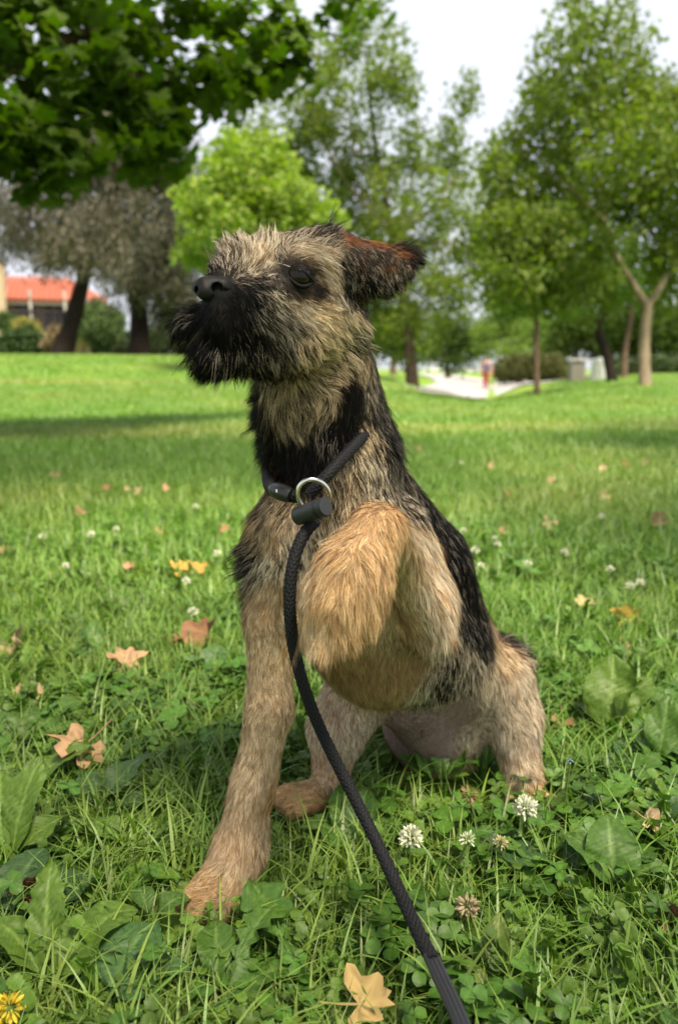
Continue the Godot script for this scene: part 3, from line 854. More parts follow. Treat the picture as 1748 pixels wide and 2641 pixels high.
func make_lead() -> void:
	var root := thing("dog_lead", "black braided slip lead with steel ring looped round the puppy's neck", "lead", plan(1118, 2480))
	var off := -root.position
	var cm := mat("braided nylon", Color(0.013, 0.013, 0.015), 0.7, 0.35)
	var r := 0.0037
	put(braid(smooth_line(lead_line(), 0.0024), r).mesh(), "cord", cm, root, off)
	# the loop round the neck
	var loop := [P(800, 1275, 0.506), P(842, 1228, 0.506), P(890, 1175, 0.522), P(932, 1130, 0.546), P(964, 1100, 0.572), P(976, 1078, 0.600), P(956, 1064, 0.628), P(890, 1070, 0.655), P(780, 1110, 0.655), P(700, 1180, 0.61), P(690, 1225, 0.565), P(700, 1262, 0.528), P(735, 1278, 0.510), P(775, 1282, 0.505)]
	put(braid(smooth_line(loop, 0.0024), r).mesh(), "neck_loop", cm, root, off)
	# crimped end where the cord is folded round the ring
	var sleeve := MB.new()
	sleeve.tube([P(708, 1262, 0.515), P(716, 1266, 0.507), P(732, 1272, 0.502), P(748, 1278, 0.501)], [0.0046, 0.0056, 0.0056, 0.0050], 14)
	var sl := put(sleeve.mesh(), "crimp_sleeve", mat("shrink sleeve", Color(0.012, 0.012, 0.013), 0.35, 0.5, Color.BLACK, false), root, off)
	var pin := MB.new()
	pin.tube([P(713, 1262, 0.4975), P(714, 1270, 0.4975)], [0.0007, 0.0007], 6)
	var steel := mat("steel", Color(0.72, 0.71, 0.69), 0.22, 0.5, Color.BLACK, false)
	steel.metallic = 1.0
	put(pin.mesh(), "staple", steel, sl)
	# steel ring
	var ring := MB.new()
	var cc := P(809, 1279, 0.500)
	var ex := (Vector3.RIGHT + fwd * 0.25 - upv * 0.1).normalized()
	var ey := (upv - fwd * 0.45).normalized()
	var rp := []
	var rr := []
	for k in 41:
		var a := TAU * k / 40.0
		rp.append(cc + ex * cos(a) * 0.0106 + ey * sin(a) * 0.0114)
		rr.append(0.00155)
	ring.tube(rp, rr, 12, Color.WHITE, false)
	put(ring.mesh(), "ring", steel, root, off)
	# sliding stop: a cylinder across the cord, with a separate end cap
	var rub := mat("black plastic", Color(0.020, 0.021, 0.023), 0.5, 0.5, Color.BLACK, false)
	var a0 := P(766, 1332, 0.500)
	var a1 := P(840, 1306, 0.482)
	var ax := (a1 - a0).normalized()
	var st := MB.new()
	var L := a0.distance_to(a1)
	st.tube([a0, a0 + ax * 0.0008, a0 + ax * L * 0.72, a0 + ax * L * 0.75], [0.0052, 0.0060, 0.0063, 0.0058], 28)
	var stop := put(st.mesh(), "stop", rub, root, off)
	var cap := MB.new()
	cap.tube([a0 + ax * L * 0.75, a0 + ax * L * 0.84, a0 + ax * L * 0.85, a0 + ax * L * 0.98, a0 + ax * L], [0.0050, 0.0050, 0.0060, 0.0062, 0.0057], 28)
	put(cap.mesh(), "end_cap", rub, stop)
	# stitched handle end of the lead, running off through the grass
	var hl := smooth_line(strap_line(), 0.004)
	var hb := MB.new()
	for s in [-1.0, 0.0, 1.0]:
		var pts := []
		var rad := []
		for i in hl.size():
			pts.append(hl[i] + Vector3(s * 0.0023, (0.0006 if s == 0.0 else 0.0), s * 0.0008))
			rad.append(0.0024 if s != 0.0 else 0.0021)
		hb.tube(pts, rad, 12)
	put(hb.mesh(), "handle_strap", mat("smooth strap", Color(0.018, 0.018, 0.021), 0.4, 0.5, Color.BLACK, false), root, off)

# ---------------------------------------------------------------- leaves and blades
func curve_at(a: Array, t: float) -> float:
	var f := clampf(t, 0.0, 1.0) * (a.size() - 1)
	var i := int(f)
	return lerpf(a[i], a[mini(i + 1, a.size() - 1)], f - i)

# a leaf with midrib fold, wavy margin, curl and (on large leaves) sunken side veins; basis columns: x across, y along, z face
func leaf_into(mb: MB, o: Vector3, bs: Basis, L: float, W: float, prof: Array, rows: int, wave: float, curl: float, fold: float, col: Color, rib: Color, bumps := 0.0, half := 2) -> void:
	var ph := rng.randf() * TAU
	var ph2 := rng.randf() * TAU
	var grid := []
	var pos := []
	var tone := []
	var nk := half * 2 + 1
	for i in rows + 1:
		var t := float(i) / rows
		var w := curve_at(prof, t) * W
		var ang := curl * t * t
		var line := []
		var tl := []
		for k in nk:
			var s := float(k - half) / half
			var x := s * w
			var z := absf(s) * w * fold + wave * L * sin(t * 9.0 + ph + s * 1.3) * absf(s)
			var vein := 0.0
			if half > 2:
				var vv := absf(fposmod(t * 7.0 - absf(s) * 1.6, 1.0) - 0.5) * 2.0
				vein = smoothstep(0.72, 1.0, vv)
				z += bumps * L * (1.0 - vein) * (0.6 + 0.8 * noise.get_noise_2d(t * 7.0 + ph * 9.0, s * 4.0 + ph2 * 9.0)) + bumps * L * 1.5 * sin(t * 11.0 + ph2 + s * 2.0) * absf(s)
			var y := L * (t * cos(ang * 0.5))
			z -= L * t * sin(ang * 0.5)
			line.append(bs * Vector3(x, y, z))
			tl.append(vein)
		pos.append(line)
		tone.append(tl)
	for i in rows + 1:
		var row := []
		for k in nk:
			var dy: Vector3 = pos[mini(i + 1, rows)][k] - pos[maxi(i - 1, 0)][k]
			var dx: Vector3 = pos[i][mini(k + 1, nk - 1)] - pos[i][maxi(k - 1, 0)]
			var nn := dx.cross(dy)
			if nn.length() < 1e-12: nn = bs.z
			var c: Color = rib if k == half else (col * (0.94 + 0.12 * float((i + k) % 2))).lerp(rib, tone[i][k] * 0.45)
			if half > 2: c = c * (1.0 + 0.22 * noise.get_noise_2d(i * 0.6 + ph * 20.0, k * 0.7))
			c.a = 1.0
			row.append(mb.vert(o + pos[i][k], nn.normalized(), c))
		grid.append(row)
	for i in rows:
		for k in nk - 1:
			mb.quad(grid[i][k], grid[i][k + 1], grid[i + 1][k + 1], grid[i + 1][k])

# a lobed leaf (plane or maple) as a fan of rings
func lobed_into(mb: MB, o: Vector3, bs: Basis, R: float, curl: float, col: Color, rib: Color, rings := 3, lobes := 5, ragged := 0.12) -> void:
	var pts := lobes * 4
	var ph := rng.randf() * TAU
	var rad := []
	for k in pts + 1:
		var f := float(k) / pts
		var lob := f * lobes
		var q := absf(lob - floorf(lob) - 0.5) * 2.0
		var rr := lerpf(1.0, 0.66, pow(q, 1.5)) * (0.7 + 0.3 * sin(PI * f)) * (1.0 + rng.randf_range(-ragged, ragged))
		rad.append(rr)
	var c0 := mb.vert(o, bs.z, rib)
	var prev := []
	for g in range(1, rings + 1):
		var s := float(g) / rings
		var row := []
		for k in pts + 1:
			var th := -2.3 + 4.6 * k / pts
			var r: float = R * rad[k] * s
			var z: float = curl * R * s * s * (0.6 + 0.5 * sin(th * 2.0 + ph)) + 0.05 * R * s * sin(th * 7.0 + ph)
			var vein := absf(fposmod(float(k) / pts * lobes, 1.0) - 0.5) < 0.1
			var c := rib if vein else col * rng.randf_range(0.62, 1.18)
			c.a = 1.0
			row.append(mb.vert(o + bs * Vector3(sin(th) * r, cos(th) * r, z), (bs * Vector3(-sin(th) * curl * s, -cos(th) * curl * s, 1.0)).normalized(), c))
		for k in pts:
			if g == 1: mb.tri(c0, row[k], row[k + 1])
			else: mb.quad(prev[k], prev[k + 1], row[k + 1], row[k])
		prev = row

func blade_into(mb: MB, root: Vector3, az: float, h: float, w: float, lean: float, col: Color, segs := 4) -> void:
	var out := Vector3(cos(az), 0, sin(az))
	var sd := Vector3(-sin(az), 0, cos(az))
	var tw := rng.randf_range(-0.9, 0.9)
	var prev := []
	for i in segs + 1:
		var t := float(i) / segs
		var a := lean * t
		var p := root + out * (h * t * sin(a)) + Vector3.UP * (h * t * cos(a * 0.9))
		var ww := w * (1.0 - pow(t, 2.2)) * 0.5
		var s2 := sd.rotated(Vector3.UP, tw * t)
		var tang := (out * sin(a * 1.6) + Vector3.UP * cos(a * 1.6)).normalized()
		var nn := s2.cross(tang).normalized()
		if nn.y < 0.0: nn = -nn
		nn = (nn + Vector3.UP * 0.45).normalized()
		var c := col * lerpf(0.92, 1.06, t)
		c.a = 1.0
		if i == segs:
			mb.tri(prev[0], prev[1], mb.vert(p, nn, c))
		else:
			var row := [mb.vert(p - s2 * ww, nn, c), mb.vert(p + s2 * ww, nn, c)]
			if i > 0: mb.quad(prev[0], prev[1], row[1], row[0])
			prev = row

func tuft_mesh(n: int, spread: float, hmin: float, hmax: float, wmin: float, wmax: float, segs: int, dry := 0.06) -> ArrayMesh:
	var mb := MB.new()
	for i in n:
		var col := Color(1, 1, 1) * rng.randf_range(0.75, 1.25)
		col.r *= rng.randf_range(0.85, 1.15)
		if rng.randf() < dry: col = Color(3.2, 1.75, 4.0) * rng.randf_range(0.6, 1.0)
		col.a = 1.0
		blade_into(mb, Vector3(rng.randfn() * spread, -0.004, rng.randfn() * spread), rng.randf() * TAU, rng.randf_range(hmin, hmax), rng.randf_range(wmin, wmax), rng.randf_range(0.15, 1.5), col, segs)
	return mb.mesh()

func clover_mesh(n: int, spread: float, size: float) -> ArrayMesh:
	var mb := MB.new()
	for i in n:
		var at := Vector3(rng.randfn() * spread, 0, rng.randfn() * spread)
		var h := rng.randf_range(0.010, 0.032)
		var top := at + Vector3(rng.randf_range(-0.015, 0.015), h, rng.randf_range(-0.015, 0.015))
		var g := Color(0.85, 1.0, 0.9) * rng.randf_range(0.75, 1.2)
		g.a = 1.0
		mb.tube([at - Vector3(0, 0.004, 0), at.lerp(top, 0.5) + Vector3(0.003, 0.002, 0), top], [0.0007, 0.0006, 0.0005], 4, g * 1.2, false)
		var up := (Vector3.UP + rv() * 0.45).normalized()
		var b0 := spin(up, rng.randf() * TAU)
		var s := size * rng.randf_range(0.7, 1.25)
		for k in 3:
			var out := b0 * Vector3(cos(TAU * k / 3.0), 0, sin(TAU * k / 3.0))
			out = (out + up * rng.randf_range(-0.05, 0.35)).normalized()
			var fz := (up - out * up.dot(out)).normalized()
			leaf_into(mb, top, Basis(out.cross(fz), out, fz), s, s * 0.47, [0.08, 0.55, 0.88, 1.0, 0.92, 0.62], 5, 0.02, 0.3, 0.22, g, g * 1.25)
	return mb.mesh()

func herb_mesh(n: int, size: float) -> ArrayMesh:      # small scalloped leaves in pairs on a creeping stem
	var mb := MB.new()
	for i in n:
		var at := Vector3(rng.randfn() * 0.02, 0, rng.randfn() * 0.02)
		var dir := (Vector3(rng.randfn(), 1.6, rng.randfn())).normalized()
		var g := Color(1.15, 1.15, 1.2) * rng.randf_range(0.8, 1.2)
		g.a = 1.0
		var pts := []
		for k in 5: pts.append(at + dir * 0.012 * k + Vector3(0, -0.0008 * k * k, 0))
		mb.tube(pts, [0.0008, 0.0008, 0.0007, 0.0006, 0.0005], 4, g, false)
		for k in range(1, 5):
			for s in [-1.0, 1.0]:
				var o: Vector3 = (Vector3(dir.z, 0.25, -dir.x) * s).rotated(dir, k * 1.57).normalized()
				var fz: Vector3 = (Vector3.UP - o * o.y).normalized()
				leaf_into(mb, pts[k], Basis(o.cross(fz), o, fz), size * rng.randf_range(0.7, 1.1), size * 0.42, [0.15, 0.85, 0.8, 1.0, 0.82, 0.85, 0.3], 6, 0.04, 0.4, 0.25, g, g * 1.15)
	return mb.mesh()

func broad_mesh(n: int) -> ArrayMesh:                  # a low rosette of wavy broad leaves
	var mb := MB.new()
	for i in n:
		var az := TAU * i / n + rng.randf_range(-0.4, 0.4)
		var el := rng.randf_range(0.15, 0.9)
		var o := Vector3(cos(az) * cos(el), sin(el), sin(az) * cos(el))
		var fz: Vector3 = (Vector3.UP - o * o.y).normalized()
		var g := Color(0.95, 1.0, 1.1) * rng.randf_range(0.75, 1.2)
		g.a = 1.0
		var L := rng.randf_range(0.022, 0.048)
		leaf_into(mb, Vector3(0, 0.004, 0), Basis(o.cross(fz), o, fz), L, L * 0.3, [0.08, 0.3, 0.75, 1.0, 0.95, 0.65, 0.1], 8, 0.03, 0.9, 0.25, g, g * 1.3, 0.012)
	return mb.mesh()

func keep_clear(p: Vector3) -> bool:       # where the puppy's paws and rump press on the ground
	for s in [[560, 2330, 0.040], [540, 2390, 0.034], [500, 2420, 0.034], [590, 2430, 0.03], [470, 2370, 0.03], [800, 2130, 0.036], [790, 2175, 0.032], [740, 2160, 0.028], [750, 2110, 0.026], [1390, 2120, 0.026], [610, 2290, 0.034], [800, 2085, 0.03], [750, 2080, 0.024], [1350, 2080, 0.032], [1130, 2010, 0.075], [1050, 2000, 0.04], [1200, 2000, 0.05]]:
		if plan(s[0], s[1]).distance_to(Vector3(p.x, 0, p.z)) < s[2]: return true
	if lead_track.is_empty():
		for q in smooth_line(lead_line(), 0.01) + smooth_line(strap_line(), 0.01): lead_track.append(q)
	for q in lead_track:
		if q.y < 0.075 and Vector2(q.x - p.x, (q.z - p.z) * 0.8).length() < 0.021: return true
	return false

var lead_track := []
func make_sward() -> void:
	for key in ["weed leaf", "soft leaves"]:
		var wm := mat(key, Color.WHITE, 0.5, 0.45, Color(0.55, 0.7, 0.3))
		wm.albedo_texture = noise_tex(0.03, Color(0.70, 0.72, 0.60), Color(1, 1, 1), 5, 256, 5)
		wm.uv1_triplanar = true
		wm.uv1_scale = Vector3(28, 28, 28)
	var gm := mat("grass blades", Color.WHITE, 0.45, 0.5, Color(0.7, 0.8, 0.35))
	var kinds := []
	for i in 4: kinds.append(tuft_mesh(10, 0.016, 0.018, 0.062, 0.0012, 0.0032, 5, 0.11))
	for i in 4: kinds.append(tuft_mesh(14, 0.03, 0.025, 0.06, 0.002, 0.0035, 3))
	for i in 4: kinds.append(tuft_mesh(20, 0.075, 0.03, 0.065, 0.004, 0.007, 2, 0.04))
	for i in 2: kinds.append(tuft_mesh(22, 0.20, 0.035, 0.07, 0.010, 0.018, 2, 0.03))
	var bands := [[0.16, 1.25, 16000, 0, 4, 0.9], [1.0, 3.6, 19500, 4, 4, 1.0], [3.3, 12.5, 44000, 8, 4, 0.85], [11.0, 42.0, 38000, 12, 2, 0.9]]
	for b in bands:
		var xf := []
		var co := []
		for i in b[4]: xf.append([]); co.append([])
		for i in b[2]:
			var r := sqrt(rng.randf_range(b[0] * b[0], b[1] * b[1]))
			var a := rng.randf_range(-0.98, 0.98)
			var x := r * sin(a)
			var z := -r * cos(a)
			var p := Vector3(x, gh(x, z), z)
			if r < 1.2 and keep_clear(p): continue
			if r > 17.0 and on_path(p): continue
			var s: float = rng.randf_range(0.7, 1.3) * b[5]
			if r < 1.3 and noise.get_noise_2d(x * 9.0, z * 9.0) < -0.12: s *= 0.7
			var k := rng.randi() % int(b[4])
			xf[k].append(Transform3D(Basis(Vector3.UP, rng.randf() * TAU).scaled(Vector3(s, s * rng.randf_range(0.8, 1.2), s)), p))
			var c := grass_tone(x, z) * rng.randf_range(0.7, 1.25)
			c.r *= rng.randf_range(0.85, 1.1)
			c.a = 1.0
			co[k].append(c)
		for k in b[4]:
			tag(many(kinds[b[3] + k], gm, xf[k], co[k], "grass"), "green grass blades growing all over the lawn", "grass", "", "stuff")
	# clover, creeping herbs and small rosettes between the blades
	var lm := mat("soft leaves", Color.WHITE, 0.5, 0.5, Color(0.6, 0.75, 0.35))
	var sets := [
		["clover", [clover_mesh(7, 0.022, 0.0085), clover_mesh(7, 0.026, 0.0105), clover_mesh(9, 0.024, 0.007)], 1700, 1.9, "green clover leaves growing among the grass", Color(0.135, 0.26, 0.038), 0.22],
		["creeping_herb", [herb_mesh(4, 0.008), herb_mesh(5, 0.0105)], 900, 1.6, "small scalloped creeping leaves growing among the grass", Color(0.145, 0.255, 0.034), 0.08],
		["leaf_rosette", [broad_mesh(5), broad_mesh(7), broad_mesh(4)], 1500, 3.2, "low rosettes of small broad leaves growing among the grass", Color(0.13, 0.24, 0.034), 0.05],
	]
	for s in sets:
		var ms: Array = s[1]
		var xf := []
		var co := []
		for i in ms.size(): xf.append([]); co.append([])
		for i in s[2]:
			var r := sqrt(rng.randf_range(0.03, s[3] * s[3]))
			if rng.randf() < 0.45: r = sqrt(rng.randf_range(0.03, 0.8))
			var a := rng.randf_range(-0.75, 0.75)
			var p := Vector3(r * sin(a), 0, -r * cos(a))
			if keep_clear(p): continue
			if noise.get_noise_2d(p.x * 6.0 + 20.0 * s[2], p.z * 6.0) < s[6] - 0.15: continue
			var k := rng.randi() % ms.size()
			var sc := rng.randf_range(0.75, 1.3)
			xf[k].append(Transform3D(Basis(Vector3.UP, rng.randf() * TAU).scaled(Vector3(sc, sc, sc)), p))
			var c: Color = s[5] * rng.randf_range(0.7, 1.35)
			c.a = 1.0
			co[k].append(c)
		for k in ms.size():
			tag(many(ms[k], lm, xf[k], co[k], s[0]), s[4], s[0].replace("_", " "), "", "stuff")

var path_pts := []
func on_path(p: Vector3) -> bool:
	if path_pts.is_empty():
		for q in [[1075, 22, 0.8], [1115, 24.5, 1.6], [1150, 27, 2.2], [1185, 31, 2.8], [1215, 35, 3.3], [1225, 40, 3.5], [1285, 41, 2.9], [1330, 43, 2.7], [1390, 46, 2.4]]:
			var g := on_ground(q[0], q[1])
			path_pts.append([g, q[2]])
	for q in path_pts:
		if Vector2(p.x - q[0].x, (p.z - q[0].z) * 0.6).length() < q[1]: return true
	return false

# ---------------------------------------------------------------- single weeds with large leaves
const OVAL := [0.1, 0.35, 0.75, 0.98, 1.0, 0.85, 0.5, 0.08]
const STRAP := [0.25, 0.5, 0.85, 1.0, 1.0, 0.9, 0.6, 0.15]
const ROUND := [0.3, 0.85, 1.0, 1.0, 0.92, 0.75, 0.45, 0.1]
const TOOTH := [0.12, 0.5, 0.4, 0.85, 0.65, 1.0, 0.75, 1.0, 0.7, 0.85, 0.5, 0.6, 0.3, 0.05]
const DANDY := [0.06, 0.1, 0.3, 0.14, 0.55, 0.2, 0.8, 0.35, 1.0, 0.5, 0.95, 0.75, 0.6, 0.1]

func weed(label: String, px: float, py: float, leaves: Array, g: Color, group := "") -> void:
	# leaves: [turn in degrees (0 right, 90 away), rise in degrees, length cm, half width cm, outline, curl]
	var at := plan(px, py)
	var root := thing("broad_leaf_weed", label, "weed", at, group)
	for l in leaves:
		var mb := MB.new()
		var az := deg_to_rad(l[0])
		var el := deg_to_rad(l[1])
		var o := Vector3(cos(az) * cos(el), sin(el), -sin(az) * cos(el))
		var fz: Vector3 = (Vector3.UP - o * o.y).normalized()
		var c := g * rng.randf_range(0.9, 1.12)
		c.a = 1.0
		var st := Vector3(rng.randf_range(-0.004, 0.004), -0.003, rng.randf_range(-0.004, 0.004))
		var lift := Vector3(0, 0.018, 0) + o * 0.008
		mb.tube([st, st + lift * 0.5, st + lift], [0.0016, 0.0014, 0.0012], 6, c * 1.3, false)
		leaf_into(mb, st + lift, Basis(o.cross(fz), o, fz), l[2] * 0.0085, l[3] * 0.008, l[4], 30, 0.045, l[5], 0.22, c, (c * 1.5).lerp(Color(0.4, 0.45, 0.2), 0.25), 0.026, 6)
		put(mb.mesh(), "leaf", mat("weed leaf", Color.WHITE, 0.5, 0.42, Color(0.55, 0.7, 0.3)), root)

func make_weeds() -> void:
	var G := Color(0.095, 0.195, 0.028)
	var Y := Color(0.135, 0.235, 0.028)
	var Dk := Color(0.060, 0.135, 0.040)
	weed("bright wavy dock plant with crinkled upright leaves beside the hind paw", 1570, 1930, [[70, 60, 9.5, 3.4, ROUND, 0.5], [35, 45, 9, 2.6, OVAL, 0.6], [120, 35, 5, 1.8, OVAL, 0.8], [-10, 70, 7, 1.6, OVAL, 0.3]], Y)
	weed("dark bluish plantain leaf lying flat below the white clover flower", 1480, 2320, [[155, 15, 8.0, 2.1, OVAL, 0.3], [60, 40, 4, 1.4, OVAL, 0.6]], Dk)
	weed("crinkled green leaf curling upright beside the flat plantain", 1575, 2350, [[80, 55, 5.5, 2.4, ROUND, 0.7], [130, 45, 5.2, 1.9, ROUND, 0.8], [10, 30, 4.5, 1.5, TOOTH, 0.5]], G)
	weed("dark cupped leaf holding scraps of brown litter", 1660, 2190, [[165, 12, 5.5, 1.8, OVAL, -0.5], [20, 40, 4.5, 1.6, ROUND, 0.5]], Dk)
	weed("spread of large wavy leaves behind the tan maple leaf", 60, 1965, [[150, 25, 8, 2.5, OVAL, 0.5], [60, 30, 8, 2.4, TOOTH, 0.6], [100, 35, 6, 2.0, OVAL, 0.8], [20, 25, 6, 1.8, OVAL, 0.4]], G)
	weed("pale broad plantain leaf with pale veins lying in the clover", 20, 2105, [[40, 25, 8.5, 2.2, OVAL, 0.3], [150, 35, 5, 1.6, OVAL, 0.5]], Y)
	weed("upright ribbed plantain rosette growing beside the brown withered leaf", 20, 2285, [[75, 65, 8.5, 1.8, STRAP, 0.4], [110, 55, 8, 1.7, STRAP, 0.5], [40, 40, 6, 1.5, OVAL, 0.6]], Y)
	weed("jagged grey green leaf with toothed edges among the clover", 250, 2140, [[60, 35, 7.5, 1.7, TOOTH, 0.6], [120, 30, 5, 1.4, TOOTH, 0.6], [10, 20, 5, 1.3, TOOTH, 0.5]], Color(0.10, 0.19, 0.06))
	weed("folded yellow green leaf arching over a dark gap in the turf", 320, 2250, [[150, 35, 5.0, 1.5, OVAL, 1.2], [20, 10, 4.0, 1.3, OVAL, 0.9]], Y)
	weed("glossy dark bumpy leaf beside the yellow green pointed one", 10, 2420, [[30, 15, 7.5, 2.4, ROUND, 0.5], [80, 30, 6, 2.2, ROUND, 0.5]], Dk)
	weed("large yellow green leaf with a pale stalk near the yellow flower", 120, 2590, [[50, 35, 7.0, 2.4, ROUND, 0.9], [100, 60, 7, 1.6, TOOTH, 0.5], [150, 45, 5.5, 1.5, OVAL, 0.7]], Y)
	weed("rounded grey green leaf with a scalloped margin lying on the grass", 270, 2640, [[70, 30, 6.0, 2.3, ROUND, 0.8], [20, 30, 5, 2.0, ROUND, 0.8]], Color(0.085, 0.19, 0.055))
	weed("dandelion leaf with a white midrib and ragged lobes", 790, 2660, [[118, 22, 10.5, 2.0, DANDY, 0.35]], Color(0.12, 0.25, 0.045))
	weed("long dandelion leaf curling over the grass with a broken tip", 560, 2650, [[60, 38, 7.5, 1.6, DANDY, 0.8], [100, 30, 6, 1.5, OVAL, 0.8], [20, 25, 6, 1.6, ROUND, 0.9]], G)
	weed("fresh green leaf bent in front of the puppy's standing paw", 395, 2440, [[35, 30, 3.0, 1.1, ROUND, 1.2], [120, 30, 3, 1.0, OVAL, 0.8]], G)
	weed("crumpled mallow leaves crowding against the black lead", 925, 2235, [[100, 40, 6.0, 2.2, ROUND, 0.7], [150, 30, 5.0, 2.0, ROUND, 0.9], [30, 25, 5, 1.9, ROUND, 0.7], [75, 55, 4.5, 1.6, ROUND, 0.6]], Color(0.085, 0.185, 0.03))
	weed("mottled yellowing leaf standing up at the end of the lead", 1290, 2640, [[75, 50, 4.6, 0.95, OVAL, 0.5], [130, 30, 3, 0.7, OVAL, 0.5]], Color(0.20, 0.26, 0.06))
	weed("big heart shaped leaf growing between the puppy's hind legs", 1255, 2040, [[100, 62, 5.0, 2.0, ROUND, 0.4], [150, 60, 4.6, 1.6, ROUND, 0.5], [60, 75, 4.0, 1.2, OVAL, 0.3]], G)
	weed("upright small leaves hiding the puppy's groin", 1130, 2070, [[90, 70, 5.0, 1.2, OVAL, 0.3], [130, 60, 4.5, 1.3, OVAL, 0.5], [40, 55, 4.5, 1.4, OVAL, 0.4], [160, 40, 4.5, 1.0, OVAL, 0.4]], G)
	weed("leaning strap shaped leaf standing behind the tan fallen leaf", 260, 1740, [[115, 50, 6.5, 1.4, STRAP, 0.4]], Color(0.13, 0.25, 0.05))
	weed("pale lobed mallow leaf beside the puppy's standing leg", 540, 1770, [[80, 45, 4.5, 2.2, ROUND, 0.6], [150, 30, 4, 1.6, ROUND, 0.6]], Color(0.13, 0.25, 0.08))
	weed("tall smooth leaves rising at the edge of the dock plant", 1700, 2040, [[60, 65, 8.0, 2.0, OVAL, 0.4], [100, 45, 6.5, 2.0, ROUND, 0.6], [20, 35, 6.5, 1.8, OVAL, 0.6]], G)
	weed("low dark leaves under the tan leaf by the hind paw", 1640, 2040, [[170, 20, 5.0, 1.8, ROUND, 0.6], [100, 30, 4.5, 1.9, ROUND, 0.6]], Dk)

# ---------------------------------------------------------------- fallen leaves
func fallen(label: String, px: float, py: float, size: float, col: Color, curl: float, rise := 0.03, tilt := 0.3) -> void:
	var dir := fwd + Vector3.RIGHT * ((px - 874.0) / FPX) + upv * ((1320.5 - py) / FPX)
	var at := EYE + dir * ((EYE.y - rise) / -dir.y)
	at.y = gh(at.x, at.z)
	var root := thing("fallen_leaf", label, "leaf", at + Vector3(0, rise, 0), "dry leaves fallen on the lawn")
	var mb := MB.new()
	var up := (Vector3.UP * 1.0 + Vector3(rng.randfn() * tilt, 0, 0.35 + absf(rng.randfn()) * tilt)).normalized()
	var b0 := spin(up, rng.randf() * TAU)
	var bs := Basis(b0.x, b0.z, b0.y)
	lobed_into(mb, Vector3.ZERO, bs, size * 0.85, curl * 1.5, col, col * 1.1, 5, 5, 0.28)
	put(mb.mesh(), "blade", mat("dry leaf", Color.WHITE, 0.7, 0.35, Color(0.4, 0.3, 0.15)), root)
	var sm := MB.new()
	var so: Vector3 = -bs.y
	sm.tube([Vector3.ZERO, so * size * 0.4 + up * 0.002, so * size * 0.9 + up * 0.008], [0.0009, 0.0007, 0.0006], 5, col * 0.8)
	put(sm.mesh(), "stalk", mat("dry leaf", Color.WHITE), root)

func make_fallen_leaves() -> void:
	var T1 := Color(0.46, 0.29, 0.16)
	var T2 := Color(0.33, 0.17, 0.09)
	var T3 := Color(0.50, 0.37, 0.21)
	var YL := Color(0.50, 0.36, 0.08)
	fallen("torn reddish brown maple leaf lying left of the puppy's chest", 530, 1640, 0.036, T2, 0.5, 0.035, 0.5)
	fallen("pale tan maple leaf with pointed lobes in the clover", 320, 1710, 0.030, T1, 0.3, 0.03)
	fallen("pale cream curled leaf lying flat on the clover", 35, 1665, 0.030, T3, 0.5, 0.03)
	fallen("large curled tan maple leaf standing among wavy green leaves", 215, 1925, 0.038, T1, 0.45, 0.035, 0.45)
	fallen("bright yellow fallen leaf beside an orange one", 455, 1470, 0.028, YL, 0.4)
	fallen("orange yellow fallen leaf beside a bright yellow one", 510, 1470, 0.026, Color(0.48, 0.29, 0.07), 0.4)
	fallen("small rusty scrap of leaf near the torn brown maple leaf", 455, 1655, 0.014, T2, 0.5)
	fallen("tiny pale tan leaf scrap lying alone in the clover", 95, 1785, 0.013, T3, 0.4)
	fallen("tiny tan leaf scrap beside another scrap", 50, 1780, 0.010, T1, 0.4)
	fallen("yellow and orange blotched leaf lying on the grass by the lead's end", 925, 2590, 0.024, Color(0.47, 0.33, 0.13), 0.3, 0.03, 0.2)
	fallen("small tan curled leaf resting on dark leaves by the hind paw", 1670, 2115, 0.013, T3, 0.5, 0.035)
	fallen("brown leaf half sunk in the grass behind the hind leg", 1450, 1865, 0.018, T2, 0.4, 0.02)
	fallen("dark brown withered leaf standing between plantain leaves", 62, 2300, 0.014, Color(0.13, 0.05, 0.025), 0.8, 0.03, 0.8)
	fallen("dark brown crumpled leaf in the grass by the clover", 1735, 2380, 0.014, Color(0.16, 0.08, 0.04), 0.8, 0.02, 0.5)
	fallen("bright yellow folded leaf standing upright in the grass", 1630, 1600, 0.026, Color(0.5, 0.37, 0.07), 0.6, 0.03, 0.9)
	fallen("cream and yellow leaf scrap near the clover flowers", 1505, 1565, 0.020, Color(0.52, 0.42, 0.2), 0.4)
	fallen("withered cream leaf curled in the grass behind the thigh", 1600, 1675, 0.016, Color(0.55, 0.42, 0.22), 0.7)
	for q in [[205, 1325, 0.018], [430, 1262, 0.020], [355, 1268, 0.018], [325, 1262, 0.014], [280, 1262, 0.016], [145, 1225, 0.02], [410, 1370, 0.014], [585, 1370, 0.016], [1070, 1160, 0.03], [1545, 1212, 0.03], [1480, 1207, 0.022], [1608, 1200, 0.022], [1662, 1196, 0.02], [1696, 1352, 0.026], [1410, 1350, 0.022], [1560, 1280, 0.02], [1305, 1275, 0.014], [1300, 1370, 0.016], [330, 1465, 0.014], [10, 1422, 0.02], [1265, 1205, 0.02], [1422, 1245, 0.018]]:
		fallen("small dry tan leaf lying out on the open lawn", q[0], q[1], q[2] * 1.15, [T1, T2, T3][rng.randi() % 3], 0.5, 0.028, 0.5)

